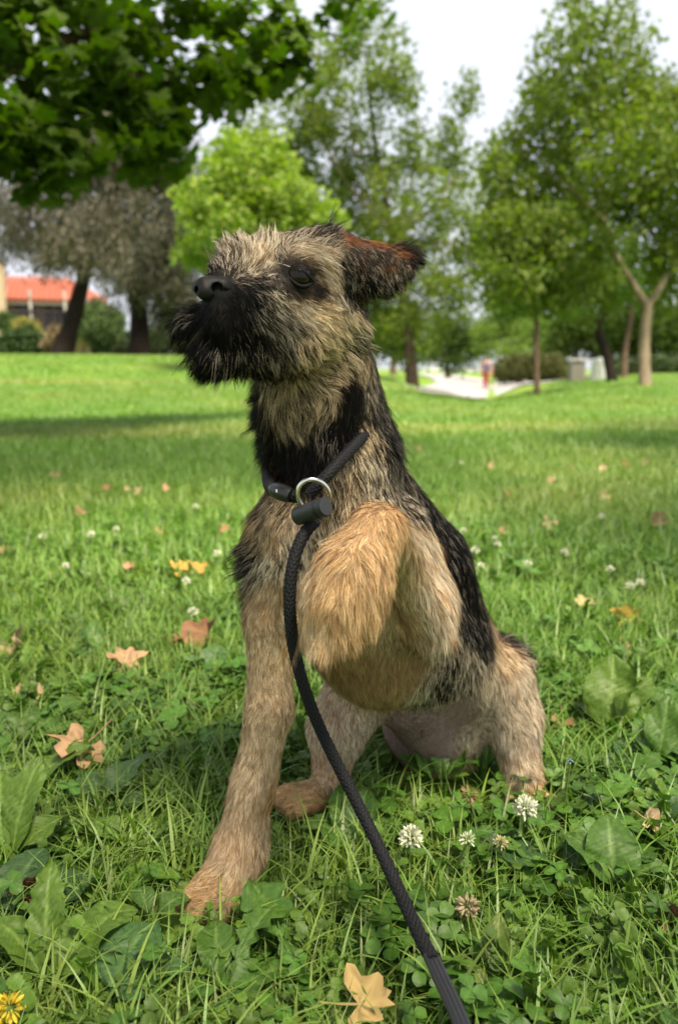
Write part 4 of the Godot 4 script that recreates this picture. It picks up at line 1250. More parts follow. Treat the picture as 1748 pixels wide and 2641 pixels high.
# ---------------------------------------------------------------- flowers
func clover_flower(label: String, px: float, py: float, rad: float, hgt: float, petal: Color, tip: Color, n := 60, group := "clover flowers in the lawn", flop := 0.0) -> void:
	var dir := fwd + Vector3.RIGHT * ((px - 874.0) / FPX) + upv * ((1320.5 - py) / FPX)
	var hd := EYE + dir * ((EYE.y - hgt) / -dir.y)
	var root := thing("clover_flower", label, "flower", Vector3(hd.x, 0, hd.z), group)
	var st := MB.new()
	var bend := Vector3(rng.randf_range(-0.012, 0.012), 0, rng.randf_range(-0.012, 0.012))
	st.tube([bend + Vector3(0, -0.004, 0), bend * 0.6 + Vector3(0, hgt * 0.5, 0), Vector3(0, hgt - rad * 0.3, 0)], [0.0011, 0.0010, 0.0009], 6, Color(0.22, 0.33, 0.10), false)
	put(st.mesh(), "stem", mat("soft leaves", Color.WHITE), root)
	var hb := MB.new()
	var c := Vector3(0, hgt, 0)
	for i in n:
		var y := 1.0 - 1.55 * (i + 0.5) / n
		var a := i * 2.39996
		var s := sqrt(maxf(0.0, 1.0 - y * y))
		var inner := 0.45
		var o := (Vector3(cos(a) * s, y + 0.25 - flop, sin(a) * s) + rv() * 0.12).normalized()
		var fz := o.cross(rv()).normalized()
		var col := petal.lerp(tip, rng.randf())
		col.a = 1.0
		leaf_into(hb, c + o * rad * inner, Basis(o.cross(fz), o, fz), rad * rng.randf_range(0.45, 0.75), rad * 0.13, [0.5, 0.8, 1.0, 0.9, 0.3], 4, 0.0, -0.6, 0.6, col, col)
	put(hb.mesh(), "head", mat("petals", Color.WHITE, 0.6, 0.35, Color(0.5, 0.5, 0.45)), root)

func make_flowers() -> void:
	var W := Color(0.78, 0.77, 0.66)
	var C := Color(0.62, 0.64, 0.40)
	clover_flower("large white clover flower in front of the hind paw", 1355, 2085, 0.0092, 0.05, W, C, 120)
	clover_flower("white clover flower standing beside the black lead", 1060, 2162, 0.0085, 0.05, W, C, 110)
	clover_flower("greenish clover bud opening below the brown seed head", 1205, 2165, 0.006, 0.05, Color(0.45, 0.52, 0.22), W, 40)
	clover_flower("fluffy cream seed head in front of the hind paw", 1290, 2175, 0.0055, 0.04, Color(0.6, 0.55, 0.33), Color(0.5, 0.45, 0.2), 60)
	clover_flower("withered brown clover head below the puppy's groin", 1210, 2050, 0.0075, 0.05, Color(0.20, 0.12, 0.06), Color(0.35, 0.26, 0.13), 45, "clover flowers in the lawn", 0.7)
	clover_flower("withered tan clover head with hanging dry petals", 1205, 2335, 0.0080, 0.035, Color(0.34, 0.25, 0.14), Color(0.50, 0.42, 0.27), 90, "clover flowers in the lawn", 0.8)
	for q in [[500, 1580], [560, 1430], [1282, 1405], [1225, 1420], [1275, 1390], [1360, 1455], [1240, 1460], [1572, 1470], [1625, 1512], [1648, 1505], [1455, 1425], [1550, 1332], [110, 1385], [235, 1380], [300, 1365], [505, 1308], [1190, 1195], [480, 1500], [1195, 1370], [170, 1460]]:
		clover_flower("small white clover flower standing out on the open lawn", q[0], q[1], rng.randf_range(0.007, 0.009), 0.045, W, C, 34)
	# yellow dandelion and a tiny blue flower
	clover_flower("yellow dandelion flower drooping over green leaves", 24, 2600, 0.0085, 0.035, Color(0.72, 0.52, 0.03), Color(0.75, 0.6, 0.08), 46, "", 0.2)
	clover_flower("tiny pale blue flower on a thin stem", 1470, 1965, 0.0032, 0.065, Color(0.30, 0.40, 0.75), Color(0.5, 0.58, 0.8), 10, "")

# ---------------------------------------------------------------- trees
func clump_mesh(n: int, spread: float, size: float, kind: String) -> ArrayMesh:
	var mb := MB.new()
	for i in n:
		var p := rv() * spread * pow(rng.randf(), 0.5)
		var c := Color(1, 1, 1) * rng.randf_range(0.7, 1.3)
		c.r *= rng.randf_range(0.85, 1.2)
		c.a = 1.0
		var s := size * rng.randf_range(0.7, 1.25)
		if kind == "maple":
			var up := (Vector3.UP + rv() * 0.7).normalized()
			var b0 := spin(up, rng.randf() * TAU)
			lobed_into(mb, p, Basis(b0.x, b0.z, b0.y), s, rng.randf_range(-0.35, 0.1), c, c * 1.05, 1, 5, 0.1)
		else:
			var o := (rv() + Vector3.DOWN * (1.6 if kind == "hang" else 0.25)).normalized()
			var fz := o.cross(rv()).normalized()
			if fz.y < 0.0 and kind != "hang": fz = -fz
			var w := s * (0.13 if kind == "hang" else 0.36)
			leaf_into(mb, p, Basis(o.cross(fz), o, fz), s, w, [0.1, 0.9, 0.85, 0.1], 3, 0.0, 0.5, 0.2, c, c)
	return mb.mesh()

func stick(parent: Node3D, called: String, pts: Array, r0: float, r1: float, m: Material, sides := 10) -> void:
	var line := smooth_line(pts, maxf(0.05, (pts[0] as Vector3).distance_to(pts[-1]) / 14.0))
	var rad := []
	var loc := []
	for i in line.size():
		var f := float(i) / (line.size() - 1)
		rad.append(lerpf(r0, r1, f) * (1.0 + 0.06 * sin(i * 2.3) + (0.35 * exp(-f * 14.0) if called == "trunk" else 0.0)))
		loc.append(line[i] - parent.position)
	var mb := MB.new()
	mb.tube(loc, rad, sides)
	put(mb.mesh(), called, m, parent)

# blobs: [centre, radii, clumps]; every crown is many leaf clumps strewn through its volume
func crown(parent: Node3D, blobs: Array, ms: Array, lm: Material, c0: Color, c1: Color, gap: float, gfreq: float, smin := 0.8, smax := 1.3, shell := 0.45) -> void:
	var xf := []
	var co := []
	for i in ms.size(): xf.append([]); co.append([])
	for b in blobs:
		for i in b[2]:
			var p: Vector3 = b[0] + b[1] * rv() * pow(rng.randf(), shell)
			var g := noise.get_noise_3dv(p * gfreq)
			if g < gap: continue
			var k := rng.randi() % ms.size()
			var s := rng.randf_range(smin, smax)
			xf[k].append(Transform3D(Basis(Vector3.UP, rng.randf() * TAU) * Basis(Vector3.RIGHT, rng.randf_range(-0.5, 0.5)) * Basis.from_scale(Vector3(s, s, s)), p - parent.position))
			var c := c0.lerp(c1, rng.randf_range(0.3, 1.0))      # leaf sprays differ from one another
			c.a = 1.0
			co[k].append(c)
	for k in ms.size():
		var o := many(ms[k], lm, xf[k], co[k], "crown", parent)
		tag(o, "", "", "", "stuff")

func limbs(parent: Node3D, fork: Vector3, blobs: Array, r: float, m: Material) -> void:
	for b in blobs:
		var to: Vector3 = b[0] + Vector3(0, b[1].y * 0.3, 0)
		var mid := fork.lerp(to, 0.5) + Vector3(rng.randfn() * 0.1, -0.08 * fork.distance_to(to), rng.randfn() * 0.1)
		stick(parent, "limb", [fork, mid, to], r, r * 0.2, m, 8)
		for k in 3:
			var a := mid.lerp(to, rng.randf())
			stick(parent, "twig", [a, a + b[1] * rv() * 0.35, a + b[1] * rv() * 0.7], r * 0.3, r * 0.06, m, 5)

func bark(key: String, lo: Color, hi: Color) -> StandardMaterial3D:
	var m := mat(key, Color.WHITE, 0.95, 0.2, Color.BLACK, false)
	if m.albedo_texture == null:
		m.albedo_texture = noise_tex(0.03, lo, hi, 5, 256, key.length())
		m.uv1_triplanar = true
		m.uv1_world_triplanar = true
		m.uv1_scale = Vector3(1.4, 0.35, 1.4)
	return m

func make_trees() -> void:
	var leafm := mat("tree leaves", Color.WHITE, 0.65, 0.3, Color(0.9, 1.0, 0.35))
	var duskm := mat("dull leaves", Color.WHITE, 0.6, 0.4, Color(0.35, 0.4, 0.2))
	var brown := bark("brown bark", Color(0.24, 0.19, 0.15), Color(0.42, 0.36, 0.30))
	var pale := bark("pale bark", Color(0.36, 0.32, 0.26), Color(0.66, 0.60, 0.50))
	var dark := bark("dark bark", Color(0.10, 0.085, 0.075), Color(0.20, 0.17, 0.15))
	# --- the maple whose low boughs shade the puppy; its trunk stands left of the view
	var maple := thing("maple_tree", "maple tree spreading dark leafy boughs over the puppy", "tree", Vector3(-3.3, 0, -2.6))
	stick(maple, "trunk", [Vector3(-3.3, -0.1, -2.6), Vector3(-3.25, 0.9, -2.65), Vector3(-3.1, 1.9, -2.6), Vector3(-2.9, 3.2, -2.3)], 0.20, 0.12, brown, 16)
	stick(maple, "limb", [Vector3(-3.15, 1.5, -2.62), P(-60, 190, 3.9), P(110, 120, 4.05), P(260, 80, 4.2), P(520, 60, 4.5)], 0.07, 0.018, brown, 10)
	stick(maple, "limb", [P(110, 120, 4.05), P(330, 190, 4.1), P(520, 230, 4.3)], 0.026, 0.007, brown, 8)
	stick(maple, "limb", [Vector3(-3.15, 1.7, -2.62), P(-40, 330, 3.7), P(130, 330, 3.8), P(230, 430, 3.8)], 0.035, 0.006, brown, 8)
	stick(maple, "limb", [P(520, 60, 4.5), P(700, 60, 4.7), P(800, 150, 4.8)], 0.018, 0.006, brown, 8)
	var mk := []
	for i in 3: mk.append(clump_mesh(9, 0.17, 0.072, "maple"))
	var fb := []
	for q in [[-40, 60, 4.0, 110, 70], [120, 40, 4.1, 120, 80], [300, 60, 4.2, 120, 80], [480, 50, 4.4, 120, 70], [640, 60, 4.6, 100, 60], [750, 130, 4.7, 75, 40], [880, 20, 4.9, 55, 18], [970, -10, 4.9, 45, 8],
			[60, 220, 3.9, 120, 85], [230, 230, 4.0, 120, 90], [400, 240, 4.2, 110, 80], [560, 210, 4.4, 90, 60], [680, 170, 4.6, 70, 36],
			[40, 370, 3.7, 100, 60], [180, 380, 3.8, 85, 50], [320, 340, 4.0, 85, 46], [450, 330, 4.2, 60, 22], [210, 470, 3.75, 50, 20], [415, 405, 4.1, 42, 12], [100, 460, 3.7, 60, 16],
			[-150, 250, 3.8, 150, 60], [-150, 420, 3.7, 110, 40], [-350, 150, 3.8, 170, 90], [-350, 330, 3.7, 150, 60], [-580, 200, 3.7, 180, 90], [-820, 150, 3.7, 200, 90], [-1050, 220, 3.6, 200, 80], [-600, 20, 3.9, 180, 90]]:
		var rr: float = q[3] * q[2] / FPX
		fb.append([P(q[0], q[1], q[2]), Vector3(rr, rr * 0.85, rr * 1.5), int(q[4] * 0.35)])
	crown(maple, fb, mk, leafm, Color(0.065, 0.120, 0.014), Color(0.115, 0.19, 0.022), -0.16, 3.4, 0.7, 1.15, 0.5)
	# the rest of the crown overhead
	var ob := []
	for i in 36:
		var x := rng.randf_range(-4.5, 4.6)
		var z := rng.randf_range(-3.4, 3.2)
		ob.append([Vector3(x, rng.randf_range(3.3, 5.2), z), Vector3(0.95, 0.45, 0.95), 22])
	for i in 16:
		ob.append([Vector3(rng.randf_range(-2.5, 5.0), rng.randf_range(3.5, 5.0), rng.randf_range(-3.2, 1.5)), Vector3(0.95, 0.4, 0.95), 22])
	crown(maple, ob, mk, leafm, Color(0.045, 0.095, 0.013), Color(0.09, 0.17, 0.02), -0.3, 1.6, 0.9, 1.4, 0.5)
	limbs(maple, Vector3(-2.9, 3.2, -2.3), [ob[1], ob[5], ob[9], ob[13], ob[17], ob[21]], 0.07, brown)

	# --- bright young tree behind the puppy's head
	var fresh := thing("young_tree", "bright yellow green young tree behind the puppy's head", "tree", on_ground(660, 14))
	stick(fresh, "trunk", [on_ground(660, 14) - Vector3(0, 0.1, 0), P(655, 800, 14), P(650, 640, 14)], 0.11, 0.05, pale)
	var ok := []
	for i in 3: ok.append(clump_mesh(16, 0.26, 0.105, "oval"))
	var b1 := []
	for q in [[590, 470, 90, 210], [680, 440, 80, 180], [560, 560, 80, 190], [660, 560, 100, 260], [740, 540, 80, 190], [510, 650, 45, 60], [600, 660, 80, 150], [760, 640, 70, 120], [500, 510, 40, 50], [820, 580, 55, 90], [620, 400, 60, 80]]:
		var rr: float = q[2] * 14.0 / FPX
		b1.append([P(q[0], q[1], 14.0 + rng.randf_range(-0.8, 0.8)), Vector3(rr, rr, rr * 1.4), q[3]])
	crown(fresh, b1, ok, leafm, Color(0.22, 0.33, 0.05), Color(0.36, 0.45, 0.10), -0.05, 1.7, 0.7, 1.2)
	limbs(fresh, P(652, 690, 14), b1.slice(0, 6), 0.04, pale)

	# --- tall airy tree behind, reaching up to the sky
	var tall := thing("tall_tree", "tall airy tree with sky showing between its leaf clumps", "tree", on_ground(1062, 24))
	stick(tall, "trunk", [on_ground(1062, 24) - Vector3(0, 0.1, 0), P(1050, 850, 24), P(1010, 600, 24), P(960, 330, 24), P(945, 120, 24)], 0.17, 0.03, brown)
	var b2 := []
	for q in [[930, 70, 85, 110], [850, 130, 80, 90], [1000, 160, 75, 80], [880, 250, 110, 170], [1000, 290, 100, 130], [780, 300, 100, 150], [720, 420, 90, 120], [850, 410, 110, 190], [980, 430, 100, 140], [1080, 420, 80, 90], [1190, 250, 50, 45], [1170, 330, 40, 30],
			[1180, 450, 70, 70], [1230, 640, 70, 80], [1210, 730, 70, 90], [1150, 390, 60, 50], [900, 540, 120, 210], [1030, 540, 110, 150], [1140, 520, 75, 70], [1080, 640, 100, 130], [960, 660, 110, 190], [1180, 640, 55, 40], [1010, 770, 130, 260], [1120, 760, 80, 110], [900, 780, 100, 150], [1050, 840, 110, 150], [640, 330, 70, 60], [1220, 560, 50, 40]]:
		var rr: float = q[2] * 24.0 / FPX
		b2.append([P(q[0], q[1], 24.0 + rng.randf_range(-1.6, 1.6)), Vector3(rr, rr * 1.05, rr * 1.2), q[3]])
	var ok2 := []
	for i in 3: ok2.append(clump_mesh(18, 0.36, 0.13, "oval"))
	crown(tall, b2, ok2, leafm, Color(0.12, 0.18, 0.035), Color(0.24, 0.30, 0.07), -0.06, 0.9, 0.7, 1.2)
	limbs(tall, P(1010, 600, 24), [b2[3], b2[5], b2[7], b2[9], b2[12], b2[13], b2[16], b2[18]], 0.07, pale)

	# --- forked park tree on the right
	var right := thing("park_tree", "leafy park tree with a pale forked trunk on the right slope", "tree", on_ground(1655, 11))
	var rb := on_ground(1655, 11)
	stick(right, "trunk", [rb - Vector3(0, 0.1, 0), P(1660, 900, 11), P(1668, 780, 11)], 0.085, 0.075, pale, 14)
	stick(right, "limb", [P(1667, 790, 11), P(1620, 715, 11), P(1575, 630, 10.9), P(1540, 480, 10.9), P(1510, 300, 10.9)], 0.06, 0.015, pale)
	stick(right, "limb", [P(1669, 790, 11), P(1705, 735, 11), P(1742, 650, 11.1), P(1770, 480, 11.2)], 0.055, 0.015, pale)
	stick(right, "limb", [P(1590, 650, 10.9), P(1550, 560, 10.6), P(1400, 430, 10.5)], 0.03, 0.008, pale)
	var b3 := []
	for q in [[1490, 60, 60, 42], [1580, 90, 60, 40], [1460, 150, 80, 80], [1600, 180, 90, 90], [1390, 260, 80, 80], [1500, 260, 100, 150], [1640, 290, 100, 150], [1740, 250, 70, 70], [1330, 380, 75, 90], [1440, 380, 110, 190], [1570, 400, 120, 210], [1700, 400, 110, 170],
			[1310, 500, 80, 110], [1420, 510, 110, 200], [1560, 540, 110, 170], [1700, 530, 110, 170], [1300, 620, 85, 130], [1400, 630, 100, 180], [1520, 650, 90, 110], [1720, 660, 90, 110], [1310, 710, 80, 110], [1420, 740, 90, 130], [1540, 760, 80, 70], [1720, 760, 70, 40], [1800, 400, 140, 160], [1820, 600, 140, 160], [1270, 430, 40, 26], [1610, 20, 30, 10], [1480, 0, 40, 18]]:
		var rr: float = q[2] * 11.0 / FPX
		b3.append([P(q[0], q[1], 11.0 + rng.randf_range(-1.0, 1.0)), Vector3(rr, rr, rr * 1.6), q[3]])
	var ok3 := []
	for i in 3: ok3.append(clump_mesh(14, 0.21, 0.085, "oval"))
	crown(right, b3, ok3, leafm, Color(0.10, 0.155, 0.026), Color(0.22, 0.285, 0.06), -0.12, 1.5, 0.7, 1.2)
	# slim sapling beside it
	var sap := thing("sapling", "slim sapling with a straight stem between path and forked tree", "tree", on_ground(1380, 18))
	stick(sap, "trunk", [on_ground(1380, 18) - Vector3(0, 0.1, 0), P(1382, 880, 18), P(1384, 740, 18)], 0.075, 0.05, brown)
	var b4 := []
	for q in [[1390, 700, 90, 120], [1320, 760, 70, 70], [1450, 770, 60, 60], [1370, 620, 70, 60]]:
		var rr: float = q[2] * 18.0 / FPX
		b4.append([P(q[0], q[1], 18.0), Vector3(rr, rr, rr), q[3]])
	crown(sap, b4, ok2, leafm, Color(0.055, 0.12, 0.018), Color(0.11, 0.20, 0.03), -0.3, 1.2, 0.6, 0.9)

	# --- eucalypts on the left
	var hk := []
	for i in 3: hk.append(clump_mesh(26, 0.55, 0.17, "hang"))
	var e1 := thing("eucalyptus_tree", "leaning dark trunked eucalyptus in front of the red roofed house", "tree", on_ground(168, 25))
	stick(e1, "trunk", [on_ground(168, 25) - Vector3(0, 0.2, 0), P(195, 800, 25), P(215, 720, 25), P(235, 620, 25), P(262, 480, 25), P(285, 330, 25)], 0.30, 0.09, dark, 12)
	stick(e1, "limb", [P(218, 700, 25), P(150, 640, 25), P(90, 570, 25), P(40, 500, 25)], 0.13, 0.04, dark)
	stick(e1, "limb", [P(250, 560, 25), P(330, 470, 25), P(400, 400, 25)], 0.1, 0.03, dark)
	var b5 := []
	for q in [[60, 560, 90, 46], [150, 500, 100, 60], [240, 420, 110, 80], [330, 380, 100, 70], [200, 600, 90, 70], [300, 540, 90, 70], [120, 640, 60, 36], [30, 480, 90, 36], [400, 430, 90, 70], [320, 320, 90, 50], [430, 360, 80, 44], [260, 660, 60, 40], [20, 620, 50, 14], [180, 360, 80, 36]]:
		var rr: float = q[2] * 25.0 / FPX
		b5.append([P(q[0], q[1], 25.0 + rng.randf_range(-1.5, 1.5)), Vector3(rr, rr, rr), int(q[3] * 2.2)])
	crown(e1, b5, hk, duskm, Color(0.055, 0.055, 0.032), Color(0.15, 0.135, 0.09), -0.2, 0.8, 0.8, 1.3, 0.5)
	limbs(e1, P(245, 560, 25), [b5[1], b5[2], b5[3], b5[4], b5[5], b5[8]], 0.06, dark)
	var e2 := thing("eucalyptus_tree", "thick forked dark eucalyptus standing further from the house", "tree", on_ground(370, 31))
	stick(e2, "trunk", [on_ground(370, 31) - Vector3(0, 0.2, 0), P(358, 800, 31), P(340, 720, 31), P(300, 600, 31), P(285, 500, 31)], 0.42, 0.16, dark, 12)
	stick(e2, "limb", [P(352, 770, 31), P(380, 650, 31), P(420, 520, 31)], 0.22, 0.06, dark)
	var b6 := []
	for q in [[420, 560, 90, 80], [460, 640, 80, 80], [390, 660, 90, 90], [330, 720, 80, 60], [450, 730, 70, 70], [480, 480, 70, 50], [520, 560, 60, 44], [300, 620, 70, 40], [440, 800, 60, 50], [380, 480, 80, 50]]:
		var rr: float = q[2] * 31.0 / FPX
		b6.append([P(q[0], q[1], 31.0 + rng.randf_range(-1.5, 1.5)), Vector3(rr, rr, rr), int(q[3] * 2.2)])
	crown(e2, b6, hk, duskm, Color(0.042, 0.046, 0.026), Color(0.11, 0.108, 0.065), -0.15, 0.8, 0.9, 1.5, 0.5)

	# --- trees and shrubs beyond the path
	var farm := []
	for i in 3: farm.append(clump_mesh(20, 0.55, 0.20, "oval"))
	var weep := thing("willow_tree", "pale yellow green weeping tree behind the path", "tree", on_ground(1330, 56))
	stick(weep, "trunk", [on_ground(1330, 56) - Vector3(0, 0.2, 0), P(1330, 880, 56), P(1325, 800, 56)], 0.25, 0.12, brown)
	far_crown(weep, [[1310, 820, 60, 140], [1370, 850, 60, 140], [1260, 870, 50, 100], [1420, 880, 50, 100], [1330, 900, 70, 130], [1290, 780, 35, 50]], 56, farm, leafm, Color(0.16, 0.26, 0.05), Color(0.28, 0.38, 0.10), -0.4)
	var n := 0
	for t in [
			[1010, 50, "round green tree behind the tall airy tree's pale trunk", [[980, 860, 60, 130], [1030, 840, 60, 130], [1060, 900, 50, 90], [940, 900, 50, 90]], Color(0.05, 0.10, 0.02), Color(0.12, 0.19, 0.04)],
			[1150, 62, "hazy green tree standing behind the parked white car", [[1140, 870, 50, 110], [1190, 850, 55, 120], [1110, 900, 40, 80], [1220, 900, 50, 100], [1170, 920, 40, 70]], Color(0.07, 0.13, 0.03), Color(0.15, 0.22, 0.06)],
			[1480, 50, "shady green tree behind the stone pillar", [[1470, 840, 50, 110], [1520, 860, 60, 140], [1440, 890, 40, 70], [1560, 880, 50, 100]], Color(0.05, 0.10, 0.02), Color(0.14, 0.20, 0.04)],
			[1600, 46, "dense dark tree behind the white van", [[1600, 820, 70, 160], [1670, 840, 70, 160], [1730, 860, 70, 150], [1790, 850, 80, 120], [1640, 890, 60, 90]], Color(0.035, 0.07, 0.018), Color(0.09, 0.14, 0.03)],
			[780, 60, "broad green tree behind the puppy's neck", [[760, 860, 80, 120], [860, 850, 80, 140], [680, 870, 80, 120], [600, 870, 80, 120]], Color(0.05, 0.10, 0.02), Color(0.11, 0.17, 0.04)],
			[500, 52, "dark green tree behind the puppy's muzzle", [[470, 820, 60, 110], [540, 830, 70, 120], [420, 860, 50, 80]], Color(0.035, 0.06, 0.02), Color(0.08, 0.11, 0.03)]]:
		var o := thing("background_tree", t[2], "tree", on_ground(t[0], t[1]))
		stick(o, "trunk", [on_ground(t[0], t[1]) - Vector3(0, 0.3, 0), P(t[0] + 4, 900, t[1]), P(t[0], 860, t[1])], 0.22, 0.12, brown)
		far_crown(o, t[3], t[1], farm, leafm, t[4], t[5], -0.45)
	# leaning trunks right of the pillar
	for q in [["leaning dark trunk of a small tree beside the white bin", [[1572, 0], [1560, 900], [1540, 860], [1555, 790], [1580, 700]], 24.0, 0.16, dark], ["slim leaning trunk of a tree behind the forked tree", [[1598, 0], [1612, 900], [1624, 830], [1630, 740]], 30.0, 0.13, brown]]:
		var bse := on_ground(q[1][0][0], q[2])
		var o := thing("leaning_tree", q[0], "tree", bse)
		var pts := [bse - Vector3(0, 0.15, 0)]
		for w in q[1].slice(1): pts.append(P(w[0], w[1], q[2]))
		stick(o, "trunk", pts, q[3], q[3] * 0.6, q[4])
		far_crown(o, [[pts_px(q[1][-1]), 680, 90, 70], [pts_px(q[1][-1]) - 70, 730, 70, 46], [pts_px(q[1][-1]) + 70, 740, 60, 40]], q[2], ok2, leafm, Color(0.045, 0.10, 0.016), Color(0.10, 0.18, 0.03), -0.4)
	# clipped hedge and garden shrubs
	shrub("low_hedge", "low rounded olive green hedge beside the footpath", "hedge", 1360, 42, [[1300, 955, 30, 130], [1340, 950, 34, 150], [1385, 948, 36, 150], [1425, 950, 34, 140], [1455, 958, 26, 90]], Color(0.055, 0.075, 0.016), Color(0.12, 0.13, 0.03))
	shrub("garden_shrub", "dark green garden shrub below the balcony", "shrub", 70, 34, [[70, 880, 36, 130], [30, 890, 34, 120], [105, 890, 24, 70]], Color(0.02, 0.05, 0.012), Color(0.05, 0.10, 0.02))
	shrub("garden_shrub", "yellow flowering shrub in front of the house", "shrub", 68, 36, [[70, 855, 32, 90]], Color(0.16, 0.18, 0.03), Color(0.32, 0.28, 0.05))
	shrub("garden_shrub", "tall round green shrub between the two eucalypts", "shrub", 265, 36, [[250, 820, 40, 150], [285, 830, 36, 130], [260, 860, 44, 140], [225, 850, 24, 60]], Color(0.05, 0.09, 0.022), Color(0.11, 0.17, 0.04))
	shrub("garden_shrub", "brownish thin shrub at the foot of the leaning eucalyptus", "shrub", 148, 33, [[148, 870, 20, 60], [140, 890, 20, 50]], Color(0.16, 0.11, 0.06), Color(0.26, 0.19, 0.09))
	shrub("garden_shrub", "dark hedge mass behind the thick eucalyptus", "shrub", 340, 40, [[300, 880, 36, 90], [350, 885, 36, 90], [410, 880, 40, 100], [460, 875, 40, 100], [520, 880, 40, 90], [590, 885, 40, 80]], Color(0.018, 0.032, 0.010), Color(0.05, 0.075, 0.02))
	shrub("garden_shrub", "small green shrub under the house's cream wall", "shrub", 20, 38, [[15, 830, 24, 60], [40, 850, 20, 50]], Color(0.04, 0.08, 0.02), Color(0.09, 0.15, 0.03))
	shrub("garden_shrub", "long dark shrub row behind the right hand slope", "shrub", 1690, 38, [[1580, 950, 26, 60], [1640, 950, 26, 60], [1700, 945, 30, 80], [1760, 945, 34, 80], [1830, 940, 40, 90]], Color(0.03, 0.055, 0.014), Color(0.08, 0.12, 0.03))

func pts_px(a: Array) -> float:
	return a[0]

func far_crown(o: Node3D, spec: Array, d: float, ms: Array, lm: Material, c0: Color, c1: Color, gap: float) -> void:
	var bl := []
	for q in spec:
		var rr: float = q[2] * d / FPX
		bl.append([P(q[0], q[1], d + rng.randf_range(-1.0, 1.0)), Vector3(rr, rr, rr), q[3]])
	crown(o, bl, ms, lm, c0, c1, gap, 0.7)

func shrub(called: String, label: String, category: String, px: float, d: float, spec: Array, c0: Color, c1: Color) -> void:
	var o := thing(called, label, category, on_ground(px, d))
	var ms := [clump_mesh(22, 0.30, 0.10, "oval"), clump_mesh(22, 0.30, 0.10, "oval")]
	var bl := []
	for q in spec:
		var rr: float = q[2] * d / FPX
		bl.append([P(q[0], q[1], d + rng.randf_range(-0.5, 0.5)), Vector3(rr, rr, rr), q[3] * 2])
		var foot := on_ground(q[0], d)
		stick(o, "stem", [foot - Vector3(0, 0.1, 0), P(q[0], q[1], d)], 0.04, 0.02, bark("dark bark", Color.BLACK, Color.WHITE), 6)
	crown(o, bl, ms, mats["dull leaves"], c0, c1, -0.6, 0.8, 0.8, 1.2, 0.5)

# ---------------------------------------------------------------- far things
func block(parent: Node3D, called: String, m: Material, at: Vector3, size: Vector3, b := Basis()) -> MeshInstance3D:
	var mb := MB.new()
	mb.box(Vector3.ZERO, size, b)
	return put(mb.mesh(), called, m, parent, at)

